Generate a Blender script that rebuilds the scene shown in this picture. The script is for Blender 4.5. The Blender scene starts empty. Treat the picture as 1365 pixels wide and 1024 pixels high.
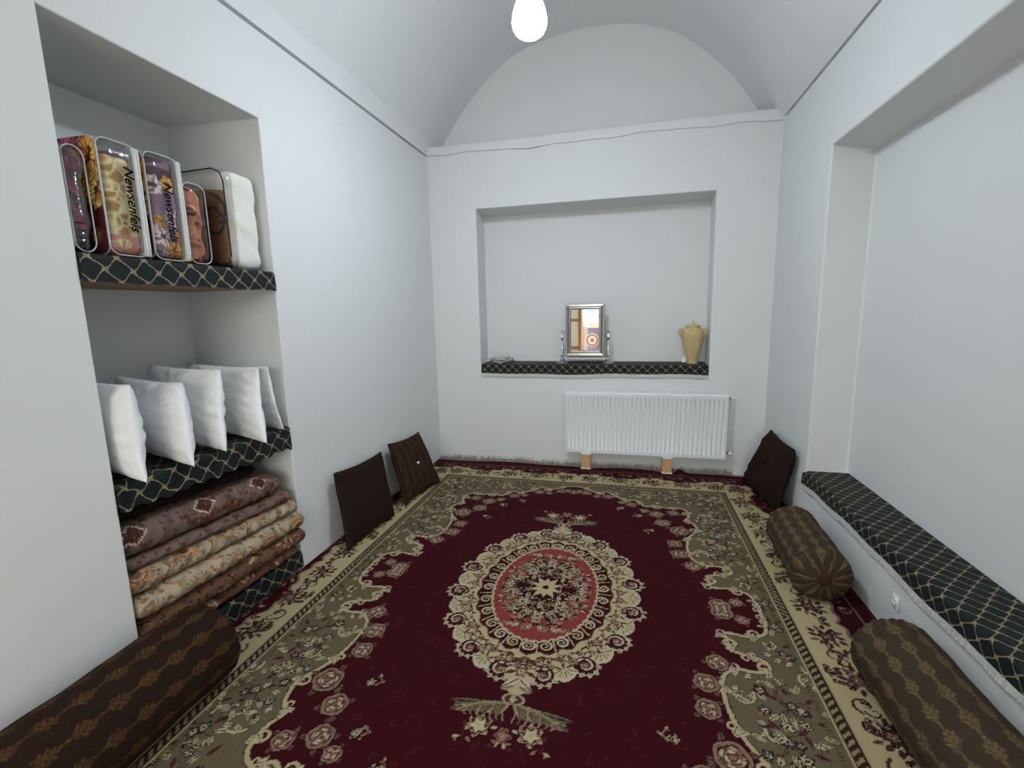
import bpy, bmesh, math, random
import numpy as np
from mathutils import Vector, Matrix, noise as mnoise

random.seed(7)
RNG = np.random.default_rng(7)
scene = bpy.context.scene
COL = scene.collection

# ------------------------------------------------------------------ camera
F_PX, YAW, PITCH, ROLL, CAM_H = 617.2853, 0.24454, 0.15557, -0.02261, 1.62267
fwd = Vector((-math.sin(YAW) * math.cos(PITCH), math.cos(YAW) * math.cos(PITCH), -math.sin(PITCH)))
rgt0 = Vector((math.cos(YAW), math.sin(YAW), 0))
up0 = rgt0.cross(fwd)
rgt = math.cos(ROLL) * rgt0 + math.sin(ROLL) * up0
upv = -math.sin(ROLL) * rgt0 + math.cos(ROLL) * up0
cam_data = bpy.data.cameras.new('camera')
cam_data.sensor_width = 36.0
cam_data.lens = F_PX / 1365 * 36.0
cam_data.clip_start = 0.02
cam = bpy.data.objects.new('camera', cam_data)
COL.objects.link(cam)
M = Matrix((rgt, upv, -fwd)).transposed().to_4x4()
M.translation = Vector((0, 0, CAM_H))
cam.matrix_world = M
scene.camera = cam

# ------------------------------------------------------------------ world, sun, exposure
world = bpy.data.worlds.new('World')
scene.world = world
world.use_nodes = True
bg = world.node_tree.nodes['Background']
bg.inputs[0].default_value = (1.0, 0.98, 0.93, 1)
bg.inputs[1].default_value = 10.5
sun_data = bpy.data.lights.new('sun', 'SUN')
sun_data.energy = 3.0
sun_data.angle = 0.02
sun_data.color = (1.0, 0.94, 0.84)
sun = bpy.data.objects.new('sun', sun_data)
COL.objects.link(sun)
sun.rotation_euler = Vector((0.25, -0.6, -1.0)).to_track_quat('-Z', 'Y').to_euler()
BULB_STRENGTH = 500.0
BULB_SIDE = 118.0
vs = scene.view_settings
vs.view_transform = 'Standard'
vs.look = 'None'
vs.exposure = -0.05
vs.gamma = 1.0
vs.use_curve_mapping = False

# room dimensions, metres: x across, y into the room, z up
XL, XR, YB, YF, ZC = -2.022, 1.278, 4.7085, -3.7, 3.2
NY0, NY1, NZT, NXB = 1.360, 2.380, 2.724, -2.68        # left niche
BX0, BX1, BZ0, BZ1, BYB = -1.512, 0.765, 1.066, 2.66, 5.04   # back niche
RY0, RY1, RZ0, RZ1, RXB = 0.5, 3.63, 0.418, 2.646, 1.555     # right recess
YL = YB + 0.30                                          # lunette plane

# ------------------------------------------------------------------ colour + node helpers
def lin(c):
    c = np.asarray(c, float) / 255.0
    return np.where(c <= 0.04045, c / 12.92, ((c + 0.055) / 1.055) ** 2.4)
def ph(c, k=0.55):
    return np.clip(lin(c) / k, 0, 0.92)

class X:
    """tiny expression wrapper around Math nodes"""
    def __init__(s, nt, sock): s.nt, s.s = nt, sock
    def _op(s, op, *others, clamp=False):
        n = s.nt.nodes.new('ShaderNodeMath'); n.operation = op; n.use_clamp = clamp
        for i, a in enumerate((s,) + others):
            if isinstance(a, X): s.nt.links.new(a.s, n.inputs[i])
            else: n.inputs[i].default_value = a
        return X(s.nt, n.outputs[0])
    def __add__(s, o): return s._op('ADD', o)
    def __sub__(s, o): return s._op('SUBTRACT', o)
    def __mul__(s, o): return s._op('MULTIPLY', o)
    def __truediv__(s, o): return s._op('DIVIDE', o)
    def fract(s): return s._op('FRACT')
    def abs(s): return s._op('ABSOLUTE')
    def lt(s, o): return s._op('LESS_THAN', o)
    def min(s, o): return s._op('MINIMUM', o)
    def max(s, o): return s._op('MAXIMUM', o)
    def step(s, lo, hi):
        return ((s - lo) / (hi - lo))._op('MAXIMUM', 0.0)._op('MINIMUM', 1.0)

MATS = {}
def new_mat(name):
    m = bpy.data.materials.new(name); m.use_nodes = True
    nt = m.node_tree; b = nt.nodes['Principled BSDF']
    MATS[name] = m
    return m, nt, b
def noise_sock(nt, scale, detail=3, rough=0.6, vec=None):
    n = nt.nodes.new('ShaderNodeTexNoise'); n.inputs['Scale'].default_value = scale
    n.inputs['Detail'].default_value = detail; n.inputs['Roughness'].default_value = rough
    if vec is None:
        tc = nt.nodes.new('ShaderNodeTexCoord'); vec = tc.outputs['Object']
    nt.links.new(vec, n.inputs['Vector'])
    return n.outputs['Fac']
def mix_col(nt, fac, a, b, mode='MIX'):
    n = nt.nodes.new('ShaderNodeMix'); n.data_type = 'RGBA'; n.blend_type = mode
    for s, v in ((n.inputs[0], fac), (n.inputs[6], a), (n.inputs[7], b)):
        if isinstance(v, X): nt.links.new(v.s, s)
        elif hasattr(v, 'links'): nt.links.new(v, s)
        elif isinstance(v, (int, float)): s.default_value = v
        else: s.default_value = (float(v[0]), float(v[1]), float(v[2]), 1)
    return n.outputs[2]
def bump(nt, b, height, strength=0.3, dist=0.004):
    n = nt.nodes.new('ShaderNodeBump'); n.inputs['Strength'].default_value = strength
    n.inputs['Distance'].default_value = dist
    nt.links.new(height, n.inputs['Height']); nt.links.new(n.outputs[0], b.inputs['Normal'])
def plain(name, col, rough=0.6, metal=0.0, vary=0.0, vscale=20, bstr=0.0, bscale=60, bdist=0.003, spec=None):
    m, nt, b = new_mat(name)
    col = [float(v) for v in col]
    if vary > 0:
        f = noise_sock(nt, vscale)
        lo = [max(0, v * (1 - vary)) for v in col]; hi = [min(1, v * (1 + vary)) for v in col]
        nt.links.new(mix_col(nt, f, lo, hi), b.inputs['Base Color'])
    else:
        b.inputs['Base Color'].default_value = (*col, 1)
    b.inputs['Roughness'].default_value = rough
    b.inputs['Metallic'].default_value = metal
    if spec is not None: b.inputs['Specular IOR Level'].default_value = spec
    if bstr > 0: bump(nt, b, noise_sock(nt, bscale, 4), bstr, bdist)
    return m
def vcol_mat(name, rough=0.85, bstr=0.25, bscale=500, bdist=0.002, vary=0.25, vscale=300, spec=0.2, sheen=0.0):
    m, nt, b = new_mat(name)
    at = nt.nodes.new('ShaderNodeAttribute'); at.attribute_name = 'Col'
    f = X(nt, noise_sock(nt, vscale, 2)) * (2 * vary) + (1 - vary)
    n = nt.nodes.new('ShaderNodeVectorMath'); n.operation = 'SCALE'
    nt.links.new(at.outputs['Color'], n.inputs[0]); nt.links.new(f.s, n.inputs['Scale'])
    nt.links.new(n.outputs[0], b.inputs['Base Color'])
    b.inputs['Roughness'].default_value = rough
    b.inputs['Specular IOR Level'].default_value = spec
    b.inputs['Sheen Weight'].default_value = sheen
    bump(nt, b, noise_sock(nt, bscale, 2), bstr, bdist)
    return m

# wall paint: white, slightly uneven trowelled plaster
plain('wall_paint', (0.72, 0.735, 0.735), 0.75, vary=0.02, vscale=2.2, bstr=0.12, bscale=14, bdist=0.006)
plain('ceiling_paint', (0.74, 0.755, 0.755), 0.8, vary=0.02, vscale=2.0, bstr=0.12, bscale=10, bdist=0.006)
plain('floor_cement', (0.42, 0.40, 0.37), 0.7, vary=0.15, vscale=6)
plain('radiator_white', (0.80, 0.82, 0.84), 0.28)
plain('radiator_dark', (0.10, 0.10, 0.10), 0.5)
plain('white_plastic', (0.82, 0.83, 0.83), 0.35)
plain('brass', (0.42, 0.40, 0.36), 0.3, 1.0)
plain('silver', (0.72, 0.72, 0.71), 0.16, 1.0)
plain('dark_silver', (0.36, 0.36, 0.35), 0.35, 1.0, vary=0.35, vscale=180, bstr=0.5, bscale=220, bdist=0.003)
plain('mirror_glass', (0.95, 0.96, 0.96), 0.0, 1.0)
plain('clay', ph((182, 160, 116), 0.8), 0.85, vary=0.14, vscale=60, bstr=0.7, bscale=85, bdist=0.007)
plain('white_cotton', (0.80, 0.81, 0.82), 0.85, vary=0.03, vscale=8, bstr=0.45, bscale=26, bdist=0.012, spec=0.15)
plain('grey_lace', ph((158, 158, 156), 0.62), 0.8, vary=0.45, vscale=140, bstr=0.6, bscale=200)
plain('brown_plain', ph((34, 22, 16), 0.8), 0.92, vary=0.25, vscale=120, bstr=0.5, bscale=420, bdist=0.003, spec=0.1)
plain('brown_piping', ph((20, 13, 10), 0.9), 0.9)
plain('brown_velvet', ph((46, 28, 20), 0.5), 0.95, vary=0.3, vscale=30, bstr=0.4, bscale=60, spec=0.1)
plain('rug_fringe', ph((132, 124, 110), 0.85), 0.9, vary=0.25, vscale=90)
plain('rug_back', ph((70, 60, 50), 0.5), 0.9)
plain('non_woven', (0.76, 0.75, 0.70), 0.8, vary=0.04, bstr=0.5, bscale=22, bdist=0.01)
plain('zip_tape', (0.50, 0.52, 0.53), 0.6, vary=0.1, vscale=150)
plain('black_ink', (0.008, 0.006, 0.008), 0.8, spec=0.05)
plain('black_cord', (0.02, 0.02, 0.02), 0.6)
plain('shelf_board', (0.30, 0.20, 0.13), 0.7, vary=0.2, vscale=20)
plain('door_wood', ph((110, 70, 45), 0.5), 0.5, vary=0.25, vscale=14)
plain('door_panel', (0.62, 0.58, 0.45), 0.35)
plain('yard_paving', (0.50, 0.46, 0.38), 0.85, vary=0.1, vscale=3)
plain('yard_wall', (0.13, 0.122, 0.10), 0.85, vary=0.06, vscale=3)
plain('yard_white', (0.22, 0.23, 0.235), 0.8, vary=0.03, vscale=3)
plain('leaf_green', (0.05, 0.16, 0.10), 0.5, vary=0.6, vscale=3)
plain('bark', (0.12, 0.08, 0.05), 0.9, vary=0.3)
plain('dark_purple', (0.045, 0.035, 0.06), 0.6)
plain('ring_red', (0.085, 0.018, 0.010), 0.6)
plain('ring_white', (0.16, 0.145, 0.12), 0.6)
def wood_mat():
    m, nt, b = new_mat('pine')
    tc = nt.nodes.new('ShaderNodeTexCoord'); mp = nt.nodes.new('ShaderNodeMapping')
    mp.inputs['Scale'].default_value = (40, 40, 4)
    nt.links.new(tc.outputs['Object'], mp.inputs['Vector'])
    f = noise_sock(nt, 1.5, 4, 0.6, mp.outputs['Vector'])
    nt.links.new(mix_col(nt, f, ph((150, 112, 72), 0.75), ph((198, 160, 114), 0.75)), b.inputs['Base Color'])
    b.inputs['Roughness'].default_value = 0.6
wood_mat()
def vinyl_mat(name, gloss, rough, bscale, bstr, stretch=(1, 1, 1)):
    m, nt, b = new_mat(name)
    nt.nodes.remove(b)
    out = nt.nodes['Material Output']
    tr = nt.nodes.new('ShaderNodeBsdfTransparent'); tr.inputs[0].default_value = (0.96, 0.96, 0.97, 1)
    gl = nt.nodes.new('ShaderNodeBsdfGlossy'); gl.inputs['Roughness'].default_value = rough
    fr = nt.nodes.new('ShaderNodeFresnel'); fr.inputs['IOR'].default_value = 1.45
    tc = nt.nodes.new('ShaderNodeTexCoord'); mp = nt.nodes.new('ShaderNodeMapping')
    mp.inputs['Scale'].default_value = stretch
    nt.links.new(tc.outputs['Object'], mp.inputs['Vector'])
    bp = nt.nodes.new('ShaderNodeBump'); bp.inputs['Strength'].default_value = bstr; bp.inputs['Distance'].default_value = 0.01
    nt.links.new(noise_sock(nt, bscale, 2, 0.5, mp.outputs[0]), bp.inputs['Height'])
    nt.links.new(bp.outputs[0], gl.inputs['Normal']); nt.links.new(bp.outputs[0], fr.inputs['Normal'])
    mx = nt.nodes.new('ShaderNodeMixShader')
    nt.links.new((X(nt, fr.outputs[0]) * gloss + 0.015).min(0.6).s, mx.inputs[0])
    nt.links.new(tr.outputs[0], mx.inputs[1]); nt.links.new(gl.outputs[0], mx.inputs[2])
    nt.links.new(mx.outputs[0], out.inputs['Surface'])
vinyl_mat('vinyl', 1.2, 0.12, 12, 0.5)
vinyl_mat('vinyl_wrinkled', 3.0, 0.10, 11, 1.0, (1, 0.6, 4))
def lattice_mat():
    m, nt, b = new_mat('lattice_cloth')
    uv = nt.nodes.new('ShaderNodeUVMap'); uv.uv_map = 'UVMap'
    sp = nt.nodes.new('ShaderNodeSeparateXYZ'); nt.links.new(uv.outputs[0], sp.inputs[0])
    nf = X(nt, noise_sock(nt, 160, 2, 0.7, uv.outputs[0]))
    nd = X(nt, noise_sock(nt, 40, 2, 0.7, uv.outputs[0]))
    u = X(nt, sp.outputs[0]) / 0.088; v = X(nt, sp.outputs[1]) / 0.082
    # gentle ogee bend of the diagonal lines
    bend = (u * (4 * math.pi))._op('SINE') * 0.03 + (nd - 0.5) * 0.06
    a = u + v + bend; c = u - v - bend
    dA = ((a + 0.5).fract() - 0.5).abs(); dB = ((c + 0.5).fract() - 0.5).abs()
    t = nf * 0.085 - 0.004
    line = (t - dA.min(dB)).step(0.0, 0.02)
    knot = ((dA.min(dB)).lt(0.075)) * ((dA.max(dB)).lt(0.19)) * (nf.step(0.40, 0.48))
    fac = line.max(knot)
    cloth = mix_col(nt, nd, ph((13, 17, 18), 0.8), ph((19, 29, 29), 0.8))
    thread = mix_col(nt, nf, ph((72, 64, 50), 0.7), ph((150, 138, 112), 0.7))
    nt.links.new(mix_col(nt, fac, cloth, thread), b.inputs['Base Color'])
    b.inputs['Roughness'].default_value = 0.7
    b.inputs['Specular IOR Level'].default_value = 0.25
    bump(nt, b, fac.s, 0.4, 0.002)
lattice_mat()
vcol_mat('rug_pile', 0.95, 0.5, 420, 0.004, 0.22, 330, 0.08)
vcol_mat('bolster_cloth', 0.9, 0.4, 500, 0.003, 0.25, 260, 0.12)
vcol_mat('quilt_cloth', 0.85, 0.3, 300, 0.003, 0.15, 200, 0.15)
vcol_mat('blanket_plush', 0.95, 0.4, 200, 0.004, 0.2, 120, 0.1)
m_, nt_, b_ = new_mat('bulb_glow')
b_.inputs['Base Color'].default_value = (0.9, 0.95, 1, 1)
b_.inputs['Emission Color'].default_value = (0.80, 0.90, 1.0, 1)
b_.inputs['Emission Strength'].default_value = BULB_STRENGTH
m_, nt_, b_ = new_mat('bulb_side')
b_.inputs['Base Color'].default_value = (0.9, 0.95, 1, 1)
b_.inputs['Emission Color'].default_value = (0.80, 0.90, 1.0, 1)
b_.inputs['Emission Strength'].default_value = BULB_SIDE
m_, nt_, b_ = new_mat('bulb_dim')
b_.inputs['Base Color'].default_value = (0.9, 0.95, 1, 1)
b_.inputs['Emission Color'].default_value = (0.80, 0.90, 1.0, 1)
b_.inputs['Emission Strength'].default_value = 55.0

# ------------------------------------------------------------------ object helpers
def tag(o, label, cat, group=None):
    o['label'] = label; o['category'] = cat
    if group: o['group'] = group
    return o
def obj(name, verts, faces, mat, parent=None, smooth=True, cols=None, uvs=None):
    me = bpy.data.meshes.new(name)
    verts = np.asarray(verts, np.float32)
    if isinstance(faces, np.ndarray):
        nf, k = faces.shape
        me.vertices.add(len(verts)); me.vertices.foreach_set('co', verts.ravel())
        me.loops.add(nf * k); me.loops.foreach_set('vertex_index', faces.astype(np.int32).ravel())
        me.polygons.add(nf); me.polygons.foreach_set('loop_start', np.arange(0, nf * k, k, dtype=np.int32))
        me.polygons.foreach_set('loop_total', np.full(nf, k, np.int32))
        me.update(calc_edges=True)
    else:
        me.from_pydata([tuple(map(float, v)) for v in verts], [], faces)
    if smooth: me.polygons.foreach_set('use_smooth', np.ones(len(me.polygons), bool))
    if cols is not None:
        at = me.attributes.new('Col', 'FLOAT_COLOR', 'POINT')
        c4 = np.ones((len(verts), 4), np.float32); c4[:, :3] = cols
        at.data.foreach_set('color', c4.ravel())
    if uvs is not None:
        uvs = np.asarray(uvs, np.float32)
        l = me.uv_layers.new(name='UVMap')
        idx = np.empty(len(me.loops), np.int32); me.loops.foreach_get('vertex_index', idx)
        l.data.foreach_set('uv', uvs[idx].ravel())
    me.validate(); me.update()
    me.materials.append(MATS[mat])
    o = bpy.data.objects.new(name, me); COL.objects.link(o)
    if parent is not None: o.parent = parent
    return o
def bm_obj(name, bm, mat, parent=None, smooth=False):
    bmesh.ops.recalc_face_normals(bm, faces=bm.faces)
    me = bpy.data.meshes.new(name); bm.to_mesh(me); bm.free()
    if smooth: me.polygons.foreach_set('use_smooth', np.ones(len(me.polygons), bool))
    me.materials.append(MATS[mat])
    o = bpy.data.objects.new(name, me); COL.objects.link(o)
    if parent is not None: o.parent = parent
    return o
def empty(name, loc=(0, 0, 0)):
    o = bpy.data.objects.new(name, None); COL.objects.link(o); o.empty_display_size = 0.1
    o.location = loc
    return o
def grid_faces(nu, nv, wrap_u=False):
    """vertices indexed [j*nu + i]"""
    iu = np.arange(nu if wrap_u else nu - 1); jv = np.arange(nv - 1)
    I, J = np.meshgrid(iu, jv)
    I2 = (I + 1) % nu
    return np.stack([J * nu + I, J * nu + I2, (J + 1) * nu + I2, (J + 1) * nu + I], -1).reshape(-1, 4)
def add_box(bm, x0, x1, y0, y1, z0, z1, bev=0.0):
    r = bmesh.ops.create_cube(bm, size=1.0)
    for v in r['verts']:
        v.co = Vector(((x0 + x1) / 2 + v.co.x * (x1 - x0), (y0 + y1) / 2 + v.co.y * (y1 - y0), (z0 + z1) / 2 + v.co.z * (z1 - z0)))
    if bev > 0:
        es = {e for v in r['verts'] for e in v.link_edges}
        bmesh.ops.bevel(bm, geom=list(es), offset=bev, segments=2, affect='EDGES', profile=0.6)
def box(name, x0, x1, y0, y1, z0, z1, mat, parent=None, bev=0.003):
    bm = bmesh.new(); add_box(bm, x0, x1, y0, y1, z0, z1, bev)
    return bm_obj(name, bm, mat, parent)
def lathe(name, prof, mat, parent=None, n=32, loc=(0, 0, 0)):
    prof = np.asarray(prof, float); th = np.linspace(0, 2 * np.pi, n, endpoint=False)
    V = np.concatenate([np.stack([r * np.cos(th) + loc[0], r * np.sin(th) + loc[1], np.full(n, z + loc[2])], -1) for r, z in prof])
    return obj(name, V, grid_faces(n, len(prof), True), mat, parent)
def tube(name, pts, r, mat, parent=None, n=10, closed=False):
    pts = [Vector(p) for p in pts]; V = []; m = len(pts)
    rr = r if hasattr(r, '__len__') else [r] * m
    ref = Vector((0.13, 0.29, 0.95)).normalized()
    for i, p in enumerate(pts):
        a = pts[(i - 1) % m] if (closed or i > 0) else p; b = pts[(i + 1) % m] if (closed or i < m - 1) else p
        t = (b - a).normalized(); s = t.cross(ref)
        if s.length < 0.05: s = t.cross(Vector((1, 0, 0)))
        s.normalize(); w = s.cross(t)
        for k in range(n):
            q = 2 * math.pi * k / n
            V.append(p + (math.cos(q) * s + math.sin(q) * w) * rr[i])
    fs = [tuple(f) for f in grid_faces(n, m, True)]
    if closed:
        fs += [((m - 1) * n + k, (m - 1) * n + (k + 1) % n, (k + 1) % n, k) for k in range(n)]
    else:
        fs += [tuple(range(n))[::-1], tuple((m - 1) * n + k for k in range(n))]
    return obj(name, V, fs, mat, parent)
def quads(name, qs, mat, parent=None, bevel=0.0):
    bm = bmesh.new()
    for q in qs:
        bm.faces.new([bm.verts.new(p) for p in q])
    bmesh.ops.remove_doubles(bm, verts=bm.verts, dist=0.0005)
    bmesh.ops.recalc_face_normals(bm, faces=bm.faces)
    me = bpy.data.meshes.new(name); bm.to_mesh(me); bm.free(); me.materials.append(MATS[mat])
    o = bpy.data.objects.new(name, me); COL.objects.link(o)
    if parent is not None: o.parent = parent
    if bevel > 0:
        md = o.modifiers.new('bevel', 'BEVEL'); md.width = bevel; md.segments = 3; md.limit_method = 'ANGLE'
        md.harden_normals = False
    return o
def struct(o):
    o['kind'] = 'structure'; return o

# ------------------------------------------------------------------ painting on a numpy canvas (weave colours)
class Canvas:
    def __init__(s, w, h, res, base):
        s.w, s.h, s.res = w, h, res
        s.nx, s.ny = int(round(w / res)) + 1, int(round(h / res)) + 1
        s.a = np.empty((s.ny, s.nx, 3), np.float32); s.a[:] = base
        s.x = np.arange(s.nx) * res; s.y = np.arange(s.ny) * res
        s.Xg, s.Yg = np.meshgrid(s.x, s.y)
    def win(s, cx, cy, r):
        i0 = max(0, int((cx - r) / s.res)); i1 = min(s.nx, int((cx + r) / s.res) + 2)
        j0 = max(0, int((cy - r) / s.res)); j1 = min(s.ny, int((cy + r) / s.res) + 2)
        if i1 <= i0 or j1 <= j0: return None
        return (slice(j0, j1), slice(i0, i1))
    def put(s, w, mask, col):
        s.a[w][mask] = col
    def ell(s, cx, cy, rx, ry, col, rot=0.0):
        w = s.win(cx, cy, max(rx, ry))
        if w is None: return
        dx, dy = s.Xg[w] - cx, s.Yg[w] - cy; c, n = math.cos(rot), math.sin(rot)
        s.put(w, ((dx * c + dy * n) / rx) ** 2 + ((-dx * n + dy * c) / ry) ** 2 < 1, col)
    def leaf(s, cx, cy, ln, wd, rot, col, vein=None):
        w = s.win(cx + math.cos(rot) * ln / 2, cy + math.sin(rot) * ln / 2, ln * 0.6 + wd)
        if w is None: return
        dx, dy = s.Xg[w] - cx, s.Yg[w] - cy; c, n = math.cos(rot), math.sin(rot)
        p, q = (dx * c + dy * n) / ln, -dx * n + dy * c
        pp = np.clip(p, 0, 1)
        half = wd * 0.5 * np.sin(np.pi * pp ** 0.75)
        m = (p > 0) & (p < 1) & (np.abs(q) < half)
        s.put(w, m, col)
        if vein is not None: s.put(w, m & (np.abs(q) < wd * 0.09), vein)
    def stroke(s, pts, wd, col, taper=False):
        n = len(pts)
        for i in range(n - 1):
            (x0, y0), (x1, y1) = pts[i], pts[i + 1]
            ww = wd * (1 - 0.75 * i / max(1, n - 1)) if taper else wd
            w = s.win((x0 + x1) / 2, (y0 + y1) / 2, math.hypot(x1 - x0, y1 - y0) / 2 + ww)
            if w is None: continue
            dx, dy = x1 - x0, y1 - y0; L2 = dx * dx + dy * dy + 1e-12
            t = np.clip(((s.Xg[w] - x0) * dx + (s.Yg[w] - y0) * dy) / L2, 0, 1)
            d = np.hypot(s.Xg[w] - x0 - t * dx, s.Yg[w] - y0 - t * dy)
            s.put(w, d < ww / 2, col)
    def spiral(s, cx, cy, r, turns, rot, wd, col, flip=1):
        k = int(10 * turns) + 6
        pts = [(cx + r * (1 - 0.85 * t) * math.cos(rot + flip * t * turns * 2 * math.pi), cy + r * (1 - 0.85 * t) * math.sin(rot + flip * t * turns * 2 * math.pi)) for t in np.linspace(0, 1, k)]
        s.stroke(pts, wd, col, True)
    def flower(s, cx, cy, r, n, out, pet, inn, cen, rot=0.0, sq=1.0):
        w = s.win(cx, cy, r * 1.15)
        if w is None: return
        dx, dy = (s.Xg[w] - cx), (s.Yg[w] - cy) / sq
        d = np.hypot(dx, dy); th = np.arctan2(dy, dx) - rot
        R = r * (0.84 + 0.16 * np.cos(n * th))
        s.put(w, d < R, out)
        s.put(w, d < R - max(0.1 * r, 0.004), pet)
        s.put(w, (d < R) & (np.abs(np.sin(n * th / 2)) < 0.16) & (d > r * .45), out)
        R2 = r * (0.52 + 0.12 * np.cos((n - 1) * th + 1))
        s.put(w, (d < R2) & (d > R2 - max(0.11 * r, 0.004)), out)
        s.put(w, d < R2 - max(0.11 * r, 0.004), inn)
        s.put(w, d < r * 0.2, out)
        s.put(w, d < r * 0.12, cen)
    def sample(s, x, y):
        i = np.clip(np.rint(x / s.res).astype(int), 0, s.nx - 1); j = np.clip(np.rint(y / s.res).astype(int), 0, s.ny - 1)
        return s.a[j, i]
def catmull(pts, n=8, closed=False):
    P = [np.asarray(p, float) for p in pts]; out = []; m = len(P)
    for i in range(m if closed else m - 1):
        g = (lambda k: P[k % m]) if closed else (lambda k: P[min(max(k, 0), m - 1)])
        p0, p1, p2, p3 = g(i - 1), g(i), g(i + 1), g(i + 2)
        for t in np.linspace(0, 1, n, endpoint=False):
            out.append(0.5 * (2 * p1 + (p2 - p0) * t + (2 * p0 - 5 * p1 + 4 * p2 - p3) * t * t + (3 * p1 - p0 - 3 * p2 + p3) * t ** 3))
    if not closed: out.append(P[-1])
    return out
def in_poly(Xg, Yg, poly):
    inside = np.zeros(Xg.shape, bool); n = len(poly)
    for i in range(n):
        x0, y0 = poly[i]; x1, y1 = poly[(i + 1) % n]
        if y0 == y1: continue
        c = ((y0 > Yg) != (y1 > Yg)) & (Xg < (x1 - x0) * (Yg - y0) / (y1 - y0) + x0)
        inside ^= c
    return inside

# ================================================================== the room
def rect_x(x, y0, y1, z0, z1): return [(x, y0, z0), (x, y1, z0), (x, y1, z1), (x, y0, z1)]
def rect_y(y, x0, x1, z0, z1): return [(x0, y, z0), (x1, y, z0), (x1, y, z1), (x0, y, z1)]
def rect_z(z, x0, x1, y0, y1): return [(x0, y0, z), (x1, y0, z), (x1, y1, z), (x0, y1, z)]

struct(box('floor', -2.9, 1.9, YF - 0.2, 5.2, -0.10, 0.0, 'floor_cement', bev=0))

# left wall with the shelf niche
struct(quads('wall_left', [
    rect_x(XL, YF, NY0, 0, NZT), rect_x(XL, NY1, YB, 0, NZT),
    rect_x(XL, YF, NY0, NZT, ZC - .004), rect_x(XL, NY0, NY1, NZT, ZC - .004), rect_x(XL, NY1, YB, NZT, ZC - .004),
    rect_x(NXB, NY0, NY1, 0, NZT + 0.02),
    rect_y(NY0, NXB, XL, 0, NZT), [(NXB, NY1, 0), (XL, NY1, 0), (XL, NY1, NZT), (NXB, NY1, NZT + 0.02)],
    [(NXB, NY0, NZT + 0.02), (XL, NY0, NZT), (XL, NY1, NZT), (NXB, NY1, NZT + 0.02)],
], 'wall_paint', bevel=0.007))
# back wall with its shallow niche, fascia and recessed lunette
FZ = 3.295
struct(quads('wall_back', [
    rect_y(YB, XL, BX0, 0, BZ0), rect_y(YB, BX0, BX1, 0, BZ0), rect_y(YB, BX1, XR, 0, BZ0),
    rect_y(YB, XL, BX0, BZ0, BZ1), rect_y(YB, BX1, XR, BZ0, BZ1),
    rect_y(YB, XL, BX0, BZ1, ZC - .012), rect_y(YB, BX0, BX1, BZ1, ZC - .012), rect_y(YB, BX1, XR, BZ1, ZC - .012),
    rect_y(BYB, BX0 - .02, BX1 + .012, BZ0, BZ1 - 0.022),
    [(BX0, YB, BZ0), (BX0 - .02, BYB, BZ0), (BX0 - .02, BYB, BZ1 - .022), (BX0, YB, BZ1)],
    [(BX1, YB, BZ0), (BX1 + .012, BYB, BZ0), (BX1 + .012, BYB, BZ1 - .022), (BX1, YB, BZ1)],
    [(BX0, YB, BZ1), (BX0 - .02, BYB, BZ1 - .022), (BX1 + .012, BYB, BZ1 - .022), (BX1, YB, BZ1)],
    [(BX0, YB, BZ0), (BX0 - .02, BYB, BZ0), (BX1 + .012, BYB, BZ0), (BX1, YB, BZ0)],
], 'wall_paint', bevel=0.008))
# fascia band along the back wall: lower edge a little wavy, as trowelled by hand
nfx = 60
Vf = []
for i in range(nfx):
    x = XL + (XR - XL) * i / (nfx - 1)
    w = 0.008 * math.sin(x * 3.1 + 1) + 0.006 * math.sin(x * 7.7) + 0.004 * math.sin(x * 15)
    g_ = 0.006 + 0.003 * math.sin(x * 2.3)
    Vf += [(x, YB, ZC - 0.012), (x, YB, ZC - 0.004 + w), (x, YB + 0.012, ZC - 0.003 + w), (x, YB + 0.012, ZC + g_ + w), (x, YB - 0.001, ZC + g_ - 0.001 + w), (x, YB - 0.003, FZ - 0.01 + 0.3 * w), (x, YB + 0.006, FZ + 0.3 * w), (x, YL + 0.01, FZ)]
Ff = [(i * 8 + k, (i + 1) * 8 + k, (i + 1) * 8 + k + 1, i * 8 + k + 1) for i in range(nfx - 1) for k in range(7)]
struct(obj('trim_1', Vf, Ff, 'wall_paint', smooth=False))
struct(box('leak_plug_1', XL - .12, XL + .0005, YB + .0005, YL, 3.0, FZ - .004, 'wall_paint', bev=0))  # unseen plug, added to block sky light leaking through the groove end
struct(box('leak_plug_2', XR - .0005, XR + .12, YB + .0005, YL, 3.0, FZ - .004, 'wall_paint', bev=0))  # same added light-blocking plug for the right corner
# right wall with the deep recess whose sill serves as a bench
RYi = 3.675; RZi = 2.607; SZ = RZ0
struct(quads('wall_right', [
    rect_x(XR, YF, RY0, 0, SZ), rect_x(XR, RY0, RY1, 0, SZ), rect_x(XR, RY1, YB, 0, SZ),
    rect_x(XR, YF, RY0, SZ, RZ1), rect_x(XR, RY1, YB, SZ, RZ1),
    rect_x(XR, YF, RY0, RZ1, ZC - .004), rect_x(XR, RY0, RY1, RZ1, ZC - .004), rect_x(XR, RY1, YB, RZ1, ZC - .004),
    rect_x(RXB, RY0, RYi, SZ, RZi),
    rect_y(RY0, XR, RXB, SZ, RZi) [:2] + [(RXB, RY0, RZi), (XR, RY0, RZ1)],
    [(XR, RY1, SZ), (RXB, RYi, SZ), (RXB, RYi, RZi), (XR, RY1, RZ1)],
    [(XR, RY0, RZ1), (RXB, RY0, RZi), (RXB, RYi, RZi), (XR, RY1, RZ1)],
    [(XR, RY0, SZ), (RXB, RY0, SZ), (RXB, RYi, SZ), (XR, RY1, SZ)],
], 'wall_paint', bevel=0.010))
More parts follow.
